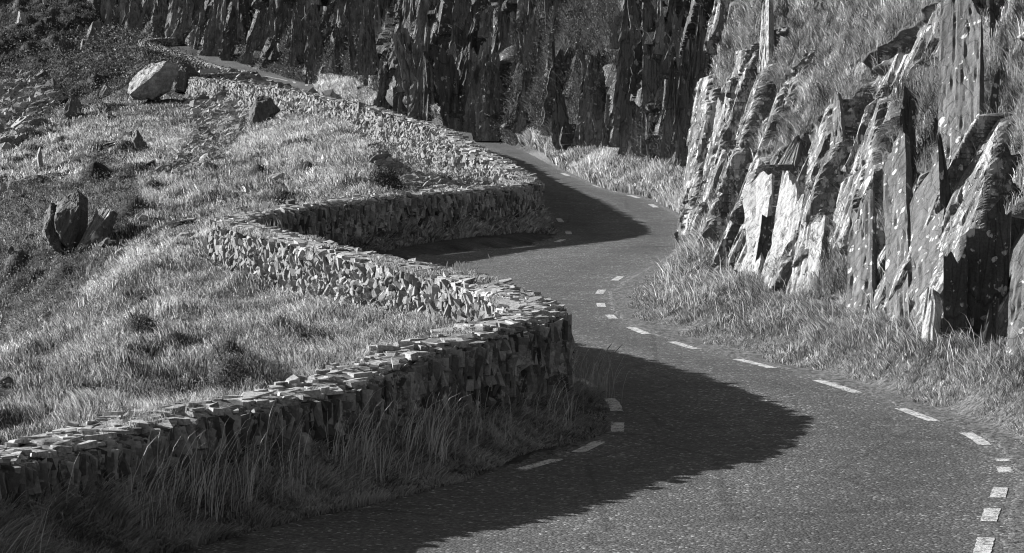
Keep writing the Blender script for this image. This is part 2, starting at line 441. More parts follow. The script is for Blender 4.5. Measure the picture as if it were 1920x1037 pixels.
def road_mat():
    m, nt, out = newmat("chip_seal_asphalt"); s = NT(nt)
    v = s.coord()
    vo = s.vor(v, 38); sep = s.n("ShaderNodeSeparateColor"); s.l(vo.outputs['Color'], sep.inputs[0])
    vo2 = s.vor(v, 62); sep2 = s.n("ShaderNodeSeparateColor"); s.l(vo2.outputs['Color'], sep2.inputs[0])
    chip = s.ramp(sep.outputs[0], [(0, .022), (.5, .058), (.92, .095), (.97, .22), (1, .4)])
    chip2 = s.ramp(sep2.outputs[1], [(0, .75), (1, 1.25)])
    big = s.math('MULTIPLY', s.ramp(s.noise(v, .55, 4, .6), [(.3, .78), (.7, 1.22)]), s.ramp(s.noise(v, 2.6, 5, .7), [(.35, .8), (.65, 1.15)]))
    # tyre-polished bands follow the lane: noise stretched along the road by vertex attribute "lane"
    a = s.n("ShaderNodeAttribute"); a.attribute_name = "tone"
    lane = s.ramp(a.outputs['Fac'], [(0, 1.7), (.1, 1.1), (.26, .8), (.42, 1.12), (.58, 1.12), (.74, .8), (.9, 1.1), (1, 1.8)])
    c = s.math('MULTIPLY', s.math('MULTIPLY', chip, chip2), s.math('MULTIPLY', big, lane))
    cv = s.vor(s.coord((.5, .22, 1)), 1.0, 'DISTANCE_TO_EDGE')
    crk = s.ramp(s.math('ADD', cv.outputs['Distance'], s.math('MULTIPLY', s.math('SUBTRACT', s.noise(v, 3, 5, .7), .5), .12)), [(0, .55), (.006, .62), (.014, 1)])
    pt = s.ramp(s.noise(s.coord((.35, .16, 1)), 1.3, 2, .4), [(.4, .86), (.43, 1.0), (.58, 1.0), (.61, 1.14)])
    c = s.math('MULTIPLY', c, s.math('MULTIPLY', crk, pt))
    h = s.math('ADD', s.math('SUBTRACT', 1., vo.outputs['Distance']), s.math('MULTIPLY', s.noise(v, 90, 2), .5))
    s.bsdf(out, c, .8, h, .5, .02, .3)
    return m

def paint_mat():
    m, nt, out = newmat("worn_road_paint"); s = NT(nt)
    v = s.coord()
    vo = s.vor(v, 55); sep = s.n("ShaderNodeSeparateColor"); s.l(vo.outputs['Color'], sep.inputs[0])
    w = s.ramp(s.math('ADD', s.math('MULTIPLY', sep.outputs[0], .35), s.noise(v, 9, 5, .75)), [(.56, .1), (.7, .6)])
    s.bsdf(out, s.math('MULTIPLY', w, s.ramp(s.noise(v, 30, 3), [(.3, .8), (.7, 1.2)])), .7, vo.outputs['Distance'], .4, .01)
    return m

def stone_mat(name, lo, hi, pale=.0, bump=.5):
    m, nt, out = newmat(name); s = NT(nt)
    g = s.n("ShaderNodeNewGeometry"); v = s.coord()
    c = s.mix(s.ramp(g.outputs['Random Per Island'], [(0, 0), (.85, .75), (1, 1)]), lo, hi)
    n = s.noise(v, 5, 6, .7); f = s.noise(v, 30, 4, .7)
    c = s.math('MULTIPLY', c, s.ramp(n, [(.3, .6), (.7, 1.4)]))
    c = s.math('MULTIPLY', c, s.ramp(f, [(.3, .75), (.7, 1.25)]))
    if pale > 0:
        pm = s.ramp(s.noise(v, 3.4, 7, .75), [(.62 - .3 * pale, 0), (.68 - .3 * pale, 1)])
        c = s.mix(pm, c, s.math('MULTIPLY', s.ramp(f, [(.35, .5), (.6, 1.1)]), .42))
    s.bsdf(out, c, .9, s.math('ADD', n, s.math('MULTIPLY', f, .5)), bump, .03)
    return m

M_ground = ground_mat()
M_road = road_mat()
M_paint = paint_mat()
M_cap = stone_mat("slate_coping", .09, .26, .72)
M_rub = stone_mat("rubble_stone", .11, .32, .2)
M_scree = stone_mat("scree_stone", .12, .36, .1)
M_edge = stone_mat("slate_on_edge", .05, .4, .25)
M_core = stone_mat("wall_core", .09, .16, .45)
M_mid = rock_mat("grey_slate", .08, .16, .4, .6, .35, sp=2.4)
M_plain = rock_mat("plain_slate", .08, .16, .25, .5, .3, sp=3.5)
M_pale = rock_mat("lichen_crusted_slate", .14, .24, .5, .55, .5, pale=.62)
M_dark = rock_mat("shaded_slate", .04, .1, 1.3, .4, .6, sp=2.0)  # darker slate for faces turned from the sun and recesses, shade in colour
M_dplain = rock_mat("shaded_outcrop", .06, .13, .12, .3, .3, sp=2.2)
M_far = rock_mat("far_cliff_slate", .075, .21, .35, .35, .35, streak=(2.2, 2.2, .35), sp=1.4, bump=.9, dist=.12, rnd=True)
M_bould = rock_mat("boulder_rock", .18, .42, .2, .4, .3, streak=(1.2, .5, 2.2), sp=1.2, bump=.7, dist=.1)
M_dry = blade_mat("dry_grass", .05, .88, .3)
M_green = blade_mat("rough_grass", .035, .17, .3)
M_shade = blade_mat("verge_grass", .14, .6, .3)
M_leaf = blade_mat("small_leaves", .04, .34, .3)

# ------------------------------------------------------------------ ground
cols = np.concatenate([np.linspace(-1.3, -.2, 30)[:-1], np.linspace(-.2, .2, 640), np.linspace(.2, 1.3, 30)[1:]])
rowsY = np.concatenate([np.linspace(6, 22, 16)[:-1], np.exp(np.linspace(math.log(22), math.log(450), 1000)), np.linspace(450, 600, 14)[1:]])
nc, nr = len(cols), len(rowsY)
GY = np.repeat(rowsY, nc); GX = np.tile(cols, nr) * GY
GX = GX + 0
GZ = H(GX, GY)
en = .07 * noise(np.c_[GX * 2.5, GY * 1.6], 44) + .05 * noise(np.c_[GX * 9, GY * 6.], 45)
under = (GX > xL(GY) - .2 + en) & (GX < xR(GY) + .16 + en)
GZ = np.where(under, GZ - .05, np.where((GX > xw(GY)) & (GX < xc(GY)), GZ + .016 + .012 * noise(np.c_[GX * 12, GY * 12], 46), GZ))
gw = ((GX > xR(GY)) & (GX < xR(GY) + .95 + .5 * noise(np.c_[GX, GY] * 1.3, 5))) | ((GX < xL(GY) + .2) & (GX > xL(GY) - .35 + .2 * noise(np.c_[GX, GY] * 1.5, 6)))
gw = gw & (GX < xc(GY)) & (GX > xw(GY))
ground = quads_obj("ground", np.c_[GX, GY, GZ], grid_faces(nr, nc), M_ground, smoothf=True, tone=gw.astype(float))
tag(ground, "rough coastal hillside and road verges", None, kind="structure")

# ------------------------------------------------------------------ road with worn dashes
ry = np.concatenate([np.arange(8, 130, .25), np.arange(130, 360, 1.)])
nu = 27
u = np.r_[-.02, np.linspace(0, 1, nu - 2), 1.02]
jl = .07 * noise(np.c_[ry * 1.1, ry * 0], 2); jr = .06 * noise(np.c_[ry * 1.3, ry * 0 + 9], 4)
RX = (xL(ry) - .4 + jl)[:, None] * (1 - u) + (xR(ry) + .4 + jr)[:, None] * u
RYY = np.repeat(ry[:, None], nu, 1)
RZ = np.repeat(zr(ry)[:, None], nu, 1) + .012 - np.where((u < 0) | (u > 1), .02, 0.)[None, :]
road = quads_obj("road", np.c_[RX.ravel(), RYY.ravel(), RZ.ravel()], grid_faces(len(ry), nu), M_road, smoothf=True, tone=np.tile(u, len(ry)))
tag(road, "narrow winding chip-sealed asphalt road", None, kind="structure")
def dash(px, py, cf, length, side, wdt=.14, skew=0):
    P = hit(px, py); Y0 = P[1]
    ys = [Y0]
    sgn = 1
    # walk along the line curve
    n = 9
    pts = []
    step = length / (n - 1)
    yy = Y0
    def tan(y):
        d = (float(cf(y + .05)) - float(cf(y - .05))) / .1
        L = math.hypot(d, 1); return d / L, 1 / L
    tx, ty = tan(Y0)
    fwd = []; y = Y0; 
    for k in range(n):
        s_ = (k - (n - 1) / 2) * step
        pts.append((P[0] + tx * s_, Y0 + ty * s_))
    V = []
    for k, (x, y) in enumerate(pts):
        x = x + (float(cf(y)) - float(cf(Y0)) - tx / ty * (y - Y0)) * .8
        wv = wdt / 2 * (1 + .07 * math.sin(k * 2.3 + px)) 
        z = float(zr(y)) + .016
        V += [(x - ty * wv, y + tx * wv, z), (x + ty * wv, y - tx * wv, z)]
    Q = [(2 * k, 2 * k + 1, 2 * k + 3, 2 * k + 2) for k in range(n - 1)]
    o = quads_obj("edge_marking", np.array(V), Q, M_paint, parent=road)
for px, py, L in [(1845, 1026, 1.), (1857, 969, .95), (1873, 927, .8), (1884, 884, .5), (1881, 866, .25), (1832, 826, 1.3), (1719, 780, 1.5), (1570, 727, 1.8),
                  (1416, 684, 1.5), (1282, 650, 1.4), (1197, 622, 1.4), (1146, 596, .9), (1127, 574, 1.0), (1126, 549, 1.15), (1158, 524, 1.3),
                  (1225, 387, 2.), (1190, 370, 2.), (1155, 360, 1.), (1120, 350, 2.), (1060, 328, 2.2)]:
    dash(px, py, xR, L, 1, .14 if py > 400 else .16)
for px, py, L in [(1010, 874, 1.0), (1105, 841, 1.1), (1158, 804, 1.), (1152, 761, 1.6), (1097, 720, 1.2), (1050, 414, 2.2), (1066, 438, 1.4), (1050, 453, 1.2), (980, 465, 1.2), (860, 476, 1.4)]:
    dash(px, py, xL, L, -1, .14)
for px, py, L in [(510, 146, 4), (530, 150, 4), (552, 155, 4), (575, 160, 4), (598, 166, 4)]:
    dash(px, py, xR, L, 1, .2)

# ------------------------------------------------------------------ stones
import itertools
def ico(sub):
    t = (1 + 5 ** .5) / 2
    V = [(-1, t, 0), (1, t, 0), (-1, -t, 0), (1, -t, 0), (0, -1, t), (0, 1, t), (0, -1, -t), (0, 1, -t), (t, 0, -1), (t, 0, 1), (-t, 0, -1), (-t, 0, 1)]
    V = [np.array(v) / np.linalg.norm(v) for v in V]
    Fc = [(0,11,5),(0,5,1),(0,1,7),(0,7,10),(0,10,11),(1,5,9),(5,11,4),(11,10,2),(10,7,6),(7,1,8),(3,9,4),(3,4,2),(3,2,6),(3,6,8),(3,8,9),(4,9,5),(2,4,11),(6,2,10),(8,6,7),(9,8,1)]
    for _ in range(sub):
        c = {}; nf = []
        def mid(a, b):
            k = (min(a, b), max(a, b))
            if k not in c:
                m = V[a] + V[b]; V.append(m / np.linalg.norm(m)); c[k] = len(V) - 1
            return c[k]
        for a, b, d in Fc:
            x, y, z = mid(a, b), mid(b, d), mid(d, a); nf += [(a, x, z), (b, y, x), (d, z, y), (x, y, z)]
        Fc = nf
    return np.array(V), np.array(Fc)
ICO = {k: ico(k) for k in (1, 2, 3, 4, 5)}
def facet(V, rng, n=9, lo=.45, hi=.8):
    V = V.copy()
    for _ in range(n):
        d = rng.normal(size=3); d /= np.linalg.norm(d); h = rng.uniform(lo, hi)
        q = V @ d; k = q > h
        V[k] -= np.outer(q[k] - h, d)
    return V
_rs = np.random.default_rng(3)
LIB = {1: [facet(ICO[1][0], _rs, 7, .4, .7) for _ in range(40)], 2: [facet(ICO[2][0], _rs, 9, .32, .68) for _ in range(40)]}
def prism(rng):
    n = int(rng.integers(4, 7)); a = np.sort(rng.uniform(0, 2 * math.pi, n) * .35 + np.arange(n) * 2 * math.pi / n + rng.uniform(0, 6))
    r = rng.uniform(.65, 1.1, n); i1 = rng.uniform(.75, .98); ring = np.c_[r * np.cos(a), r * np.sin(a)]
    sl = rng.normal(0, .15, 2)
    top = np.c_[ring * i1 + sl * .5, .72 + ring @ sl]; bot = np.c_[ring * rng.uniform(.8, 1), -.7 + ring @ rng.normal(0, .15, 2)]
    V = np.r_[bot, top, [[0, 0, -.72]], [[sl[0] * .5, sl[1] * .5, .74]]]
    T = []
    for k in range(n):
        k2 = (k + 1) % n
        T += [(k, k2, n + k2), (k, n + k2, n + k), (k2, k, 2 * n), (n + k, n + k2, 2 * n + 1)]
    return V, np.array(T)
PRISM = [prism(_rs) for _ in range(80)]
def basis(tangent, up):
    t = np.asarray(tangent, float); t /= np.linalg.norm(t)
    up = np.asarray(up, float)
    n = np.cross(t, up); n /= np.linalg.norm(n); up = np.cross(n, t)
    return np.stack([t, n, up])            # rows
def rotm(rng, amt):
    a = rng.normal(size=3) * amt; th = np.linalg.norm(a) + 1e-9; k = a / th
    K = np.array([[0, -k[2], k[1]], [k[2], 0, -k[0]], [-k[1], k[0], 0]])
    return np.eye(3) + math.sin(th) * K + (1 - math.cos(th)) * K @ K
def stone_geo(items, sub):
    """items: (centre, dims(t,n,up), basis rows, tilt) -> V, T"""
    Vs, Ts = [], []; off = 0
    Fc = ICO[sub if sub else 1][1]; mixp = .55
    for i, (c, d, B, tilt) in enumerate(items):
        v = LIB[sub if sub else 1][RNG.integers(40)]; fc_ = Fc
        if sub == 0 or (isinstance(sub, int) and RNG.random() < mixp): v, fc_ = PRISM[RNG.integers(80)]
        v = v * np.asarray(d) * .68
        v = v @ rotm(RNG, tilt).T
        Vs.append(v @ B + c); Ts.append(fc_ + off); off += len(v)
    return np.concatenate(Vs), np.concatenate(Ts)
def stones(name, items, sub, mat, parent, kind="stuff"):
    V, T = stone_geo(items, sub)
    o = quads_obj(name, V, T, mat, parent=parent)
    if kind: o['kind'] = kind
    return o
def stones_single(name, items, sub, mat, parent):
    for it in items:
        V, T = stone_geo([it], sub)
        quads_obj(name, V, T, mat, parent=parent, origin=np.asarray(it[0], float))

def bat(y): return .22 + .5 * smooth(93, 100, y) * (1 - smooth(150, 175, y))
def wall_frame(Y):
    Y = np.asarray(Y, float); e = .15
    dx = (xw(Y + e) - xw(Y - e)) / (2 * e)
    L = np.hypot(dx, 1); t = np.c_[dx / L, 1 / L]
    return np.c_[xw(Y), Y], t, np.c_[-t[:, 1], t[:, 0]]      # position, tangent, outward (sea side) normal
TH = .62
def build_wall(name, Ya, Yb, label, parts_near=True):
    Ys = [Ya]
    while Ys[-1] < Yb:
        y = Ys[-1]; d = abs(float(xw(y + .1) - xw(y - .1))) / .2
        st = (.12 if y < 95 else .35) / math.hypot(1, d)
        Ys.append(y + st)
    Ys = np.array(Ys); P, T, N = wall_frame(Ys); n = len(Ys)
    root = empty(name, (P[0, 0], P[0, 1], float(zr(Ya))), label, "stone wall")
    ztop = zr(Ys) + hw(Ys) - .03 + .035 * noise(np.c_[Ys * .7, Ys * 0], 8)
    def base_out(k):
        x = P[k, 0] + N[k, 0] * (TH + .35); y = P[k, 1] + N[k, 1] * (TH + .35)
        return x, y
    bo = P + N * (TH + .3); zb = H(bo[:, 0], bo[:, 1], False); zb = np.minimum(zb, ztop - .1)
    h = ztop - zb
    prof = []
    for v in np.linspace(0, 1, 7): prof.append(('i', v))
    for v in np.linspace(.15, .85, 4): prof.append(('t', v))
    for v in np.linspace(1, 0, 7): prof.append(('o', v))
    V = []
    for kind, v in prof:
        if kind == 'i':
            q = P + N * (.0 + .06 * v); z = zr(Ys) - .15 + (ztop - zr(Ys) + .15) * v
        elif kind == 't':
            q = P + N * (TH * v + .03); z = ztop + .05 * math.sin(math.pi * v)
        else:
            q = P + N * (TH + bat(Ys) * h * (1 - v))[:, None]; z = zb - .3 + (h + .3) * v
        pp = np.c_[q, z]
        d = .05 * fbm(pp * np.array([2.2, 2.2, 3.0]), 3, 14)
        pp[:, :2] += N * d[:, None]; pp[:, 2] += d * .4
        V.append(pp)
    m = len(prof); V = np.stack(V, 1).reshape(-1, 3)
    quads_obj("wall_core", V, grid_faces(n, m), M_core, parent=root, origin=tuple(root.location))
    return root
wall = build_wall("stone_wall", 20, 282.5, "long dry stone wall snaking between the road and the seaward grassy slope")
wall2 = build_wall("stone_wall", 285.2, 347, "distant stretch of stone wall climbing above the big boulder at upper left")

def along(Ya, Yb, step):
    out = []; y = Ya
    while y < Yb:
        d = float(xw(y + .1) - xw(y - .1)) / .2
        y += step(y) * RNG.uniform(.7, 1.3) / math.hypot(1, d); out.append(y)
    return np.array(out)
def frame3(Y):
    P, T, N = wall_frame([Y]); return P[0], T[0], N[0]
def out_base(P, N, Y):
    q = P + N * (TH + .3)
    return float(H(q[0:1], q[1:2], False)[0])
# coping slabs, lying flat, overlapping
cap = []
for layer in range(4):
    for y in along(21, 347, lambda y: .07 if y < 66 else (.13 if y < 95 else .3)):
        if 282.3 < y < 285.4: continue
        P, T, N = frame3(y)
        off = RNG.uniform(.04, TH)
        big = RNG.random() < .3
        sc = (1.0 if y < 95 else 1.7) * (1.5 if big else 1)
        B = basis((T[0], T[1], 0), (0, 0, 1))
        a = RNG.uniform(-.8, .8); ca, sa = math.cos(a), math.sin(a)
        B = np.stack([B[0] * ca + B[1] * sa, -B[0] * sa + B[1] * ca, B[2]])
        zt = float(zr(y) + hw(y)) - .03 + .011 * layer + RNG.uniform(-.03, .03)
        c = np.array([P[0] + N[0] * off, P[1] + N[1] * off, zt])
        cap.append((c, (RNG.uniform(.1, .27) * sc, RNG.uniform(.06, .17) * sc, RNG.uniform(.015, .06) * (1 if y < 95 else 1.5)), B, .07))
w1 = [c for c in cap if c[0][1] < 283]; w2 = [c for c in cap if c[0][1] >= 283]
vis = sorted([c for c in w1 if 25.5 < c[0][1] < 44], key=lambda c: -c[0][2] * 3 - c[1][0] * c[1][1] * 40 / c[0][1] * 30)[:100]
ids = set(id(c) for c in vis)
stones_single("coping_stone", vis, 0, M_cap, wall)
stones("coping_course", [c for c in w1 if id(c) not in ids], 0, M_cap, wall)
stones("coping_course", w2, 0, M_cap, wall2)
# slate set on edge: road face
face = []
for rowk in range(7):
    for y in along(23, 91, lambda y: .05 if y < 44 else (.35 if y < 64 else .075)):
        P, T, N = frame3(y)
        B = basis((T[0], T[1], 0), (0, 0, 1))
        hgt = RNG.uniform(.1, .36)
        z = float(zr(y)) + .05 + rowk * .16 + RNG.uniform(-.08, .08)
        z = min(z, float(hw(y)) - .02 - hgt * .6)
        c = np.array([P[0] - N[0] * RNG.uniform(-.05, .02), P[1] - N[1] * RNG.uniform(-.05, .02), z])
        face.append((c, (RNG.uniform(.025, .085), RNG.uniform(.1, .22), hgt * .85), B, .2))
stones("inner_facing", face, 0, M_edge, wall)
face = []
for rowk in range(5):
    for y in list(along(266, 286, lambda y: .35)) + list(along(337, 348, lambda y: .35)):
        P, T, N = frame3(y); B = basis((T[0], T[1], 0), (0, 0, 1))
        z = float(zr(y)) + .02 + rowk * .13
        face.append((np.array([P[0], P[1], z]), (RNG.uniform(.2, .5), .25, RNG.uniform(.15, .25)), B, .3, ))
stones("inner_facing", [f for f in face if f[0][1] < 283], 1, M_edge, wall)
stones("inner_facing", [f for f in face if f[0][1] > 284], 1, M_edge, wall2)
# rubble on the seaward face
rub = []
def rubble(Ya, Yb, step, size, dz):
    for y in along(Ya, Yb, step):
        P, T, N = frame3(y)
        zt = float(zr(y) + hw(y)) - .08; zb = min(out_base(P, N, y) - .15, zt - .3)
        z = zt
        z -= RNG.uniform(0, dz)
        while z > zb:
            s_ = size * RNG.uniform(.55, 1.5)
            o = TH + float(bat(y)) * (zt - z) - .02 + RNG.uniform(-.03, .06)
            yy = RNG.uniform(-.5, .5) * step(y)
            c = np.array([P[0] + N[0] * o + T[0] * yy, P[1] + N[1] * o + T[1] * yy, z])
            a_ = RNG.normal() * .5; U3 = np.array([0, 0, 1.]); T3 = np.array([T[0], T[1], 0.]); N3 = np.array([N[0], N[1], .25]); N3 /= np.linalg.norm(N3)
            B = np.stack([T3 * math.cos(a_) + U3 * math.sin(a_), U3 * math.cos(a_) - T3 * math.sin(a_), N3])
            rub.append((c, (s_ * RNG.uniform(.8, 1.6), s_ * RNG.uniform(.55, 1.0), s_ * RNG.uniform(.5, .9)), B, .26))
            z -= dz * RNG.uniform(.7, 1.2)
rubble(40.5, 68, lambda y: .09, .125, .085)
rubble(22, 40.5, lambda y: .3, .25, .2)
rubble(68, 93, lambda y: .3, .25, .2)
rubble(93, 150, lambda y: .13, .19, .12)
rubble(150, 268, lambda y: .22, .26, .17)
rubble(285.5, 336, lambda y: .3, .3, .2)
near = sorted([r for r in rub if 43 < r[0][1] < 66], key=lambda r: -r[1][0] * r[1][2] / r[0][1] ** 2)[:100]
ids = set(id(r) for r in near)
stones_single("face_stone", near, 2, M_rub, wall)
rest = [r for r in rub if id(r) not in ids]
stones("rubble_facing", [r for r in rest if r[0][1] < 93], 2, M_rub, wall)
stones("rubble_facing", [r for r in rest if 93 <= r[0][1] < 283], 1, M_rub, wall)
stones("rubble_facing", [r for r in rest if r[0][1] >= 283], 1, M_rub, wall2)

# scree fans and scattered stone below the wall: stuff
def inpoly(px, py, poly):
    px = np.asarray(px); py = np.asarray(py); r = np.zeros(px.shape, bool); j = len(poly) - 1
    for i in range(len(poly)):
        xi, yi = poly[i]; xj, yj = poly[j]
        c = ((yi > py) != (yj > py)) & (px < (xj - xi) * (py - yi) / (yj - yi + 1e-9) + xi)
        r ^= c; j = i
    return r
SCREE = [[(385, 140), (430, 132), (560, 172), (640, 192), (560, 215), (525, 190), (470, 215), (455, 260), (420, 300), (350, 335), (270, 335), (335, 300), (360, 250), (350, 190)],
         [(690, 215), (780, 235), (900, 290), (960, 320), (900, 362), (760, 366), (760, 330), (700, 300), (670, 250)],
         [(0, 150), (60, 145), (110, 170), (100, 210), (40, 260), (0, 300)],
         [(0, 250), (40, 240), (30, 310), (0, 330)], [(275, 100), (390, 110), (380, 135), (330, 135), (270, 120)]]
def scatter_px(poly, n, px0, px1, py0, py1):
    out = []
    while len(out) < n:
        a, b = RNG.uniform(px0, px1), RNG.uniform(py0, py1)
        if inpoly(a, b, poly): out.append((a, b))
    return out
def scree(name, label, poly, n, size, sub=1, mat=None, **kw):
    xs, ys = [p[0] for p in poly], [p[1] for p in poly]
    items = []
    for P in hits(scatter_px(poly, n, min(xs), max(xs), min(ys), max(ys)), **kw):
        s_ = size * RNG.lognormal(0, .35) * P[1] / 200
        B = basis((1, .3, .25), (-.5, -.3, 1))
        items.append((P + np.array([0, -.05, .02]), (s_ * RNG.uniform(.9, 1.7), s_ * .9, s_ * RNG.uniform(.4, .8)), B, .38))
    V, T = stone_geo(items, sub)
    o = quads_obj(name, V, T, mat or M_scree)
    tag(o, label, "scree", kind="stuff")
scree("scree", "fan of broken stone tumbling from the far wall beside the dark rock", SCREE[0], 8000, .26)
scree("scree", "loose rubble under the wall above the second bend", SCREE[1], 3800, .27, sub=1)
scree("scree", "stony remains of a field wall at the far left edge", SCREE[2], 2200, .36)

# ------------------------------------------------------------------ rock slabs and fins
def slab_geo(BL, BR, TR, TL, thick, seed, jag=.12, rough=.06, nu=26, nv=46, peak=.25, foot=0.):
    """closed slab between four corners (front face), split into upright laminae; returns V, Q"""
    BL, BR, TR, TL = [np.asarray(p, float) for p in (BL, BR, TR, TL)]
    U = (BR - BL + TR - TL) / 2; Wd = np.linalg.norm(U); U = U / Wd
    Vv = (TL + TR - BL - BR) / 2; Hh = np.linalg.norm(Vv)
    Nn = np.cross(U, Vv / Hh); Nn /= np.linalg.norm(Nn)       # towards the front
    u = np.linspace(0, 1, nu); v = np.linspace(0, 1, nv)
    uu, vv = np.meshgrid(u, v)
    top = noise(np.c_[u * 3.1 + seed * 7.3, u * 0 + seed], 3) * .6 + noise(np.c_[u * 9 + seed, u * 0], 4) * .35
    step = np.floor(noise(np.c_[u * 4 + seed * 3, u * 0 + 2.2], 6) * 3) / 3
    sl = math.sin(seed * 12.9) * 1.3
    tp = 1 + peak * (.5 * (top + step * .9) + sl * (u - .5) - .25 * np.abs(u - .5 - .3 * math.sin(seed * 5)))
    vv2 = vv * (1 + (tp - 1)[None, :] * vv)
    le = jag * (noise(np.c_[v * 3.3 + seed, v * 0 + 5], 7) + .5 * noise(np.c_[v * 11 + seed, v * 0 + 5], 7))
    ri = jag * (noise(np.c_[v * 3.1 + seed, v * 0 + 15], 8) + .5 * noise(np.c_[v * 12 + seed, v * 0 + 15], 8))
    uu2 = uu + le[:, None] * (1 - uu) + ri[:, None] * uu
    def surf(back):
        a = uu2[..., None]; b = vv2[..., None]
        P = (BL * (1 - a) + BR * a) * (1 - b) + (TL * (1 - a) + TR * a) * b
        q = np.c_[(uu2 * Wd).ravel() / .34 + seed * 3, (vv2 * Hh).ravel() / 2.2, np.full(uu.size, seed * 1.7 + back)]
        lam = np.floor(noise(q, 5) * 4) / 4 * .8
        q2 = np.c_[(uu2 * Wd).ravel() / .12 + seed, (vv2 * Hh).ravel() / .7, np.full(uu.size, seed * 2.7 + back)]
        g1 = np.abs(noise(np.c_[(uu2 * Wd).ravel() / .22 + seed, (vv2 * Hh).ravel() / 2.6, np.full(uu.size, seed)], 12))
        groove = np.clip(1 - g1 / .09, 0, 1)
        d = rough * (lam * 1.3 + .35 * noise(q2, 6) + .25 * noise(q2 * 2.6, 7) - .8 * groove).reshape(uu.shape)
        big = rough * 1.2 * noise(np.c_[(uu * Wd).ravel() / 1.0 + seed, (vv * Hh).ravel() / 1.6], 9).reshape(uu.shape)
        edge = (1 - (2 * np.abs(uu - .5)) ** 4)
        th = thick * (1 - .55 * vv) * (.35 + .65 * np.abs(edge))
        if back: return P - Nn * (th + d)[..., None]
        return P + Nn * (d + big)[..., None]
    Fr = surf(0); Bk = surf(1)[:, ::-1]
    ring = np.concatenate([Fr, Bk], 1)                      # nv x 2nu
    m = 2 * nu
    V = ring.reshape(-1, 3)
    Q = []
    a = np.arange(nv - 1)[:, None] * m; c = np.arange(m)[None, :]; c2 = (c + 1) % m
    Q.append(np.stack([a + c, a + c2, a + m + c2, a + m + c], -1).reshape(-1, 4))
    b0 = (nv - 1) * m; k = np.arange(nu - 1)
    Q.append(np.stack([b0 + k, b0 + k + 1, b0 + m - 2 - k, b0 + m - 1 - k], -1))
    Q.append(np.stack([k, m - 1 - k, m - 2 - k, k + 1], -1))
    return V, np.concatenate(Q)

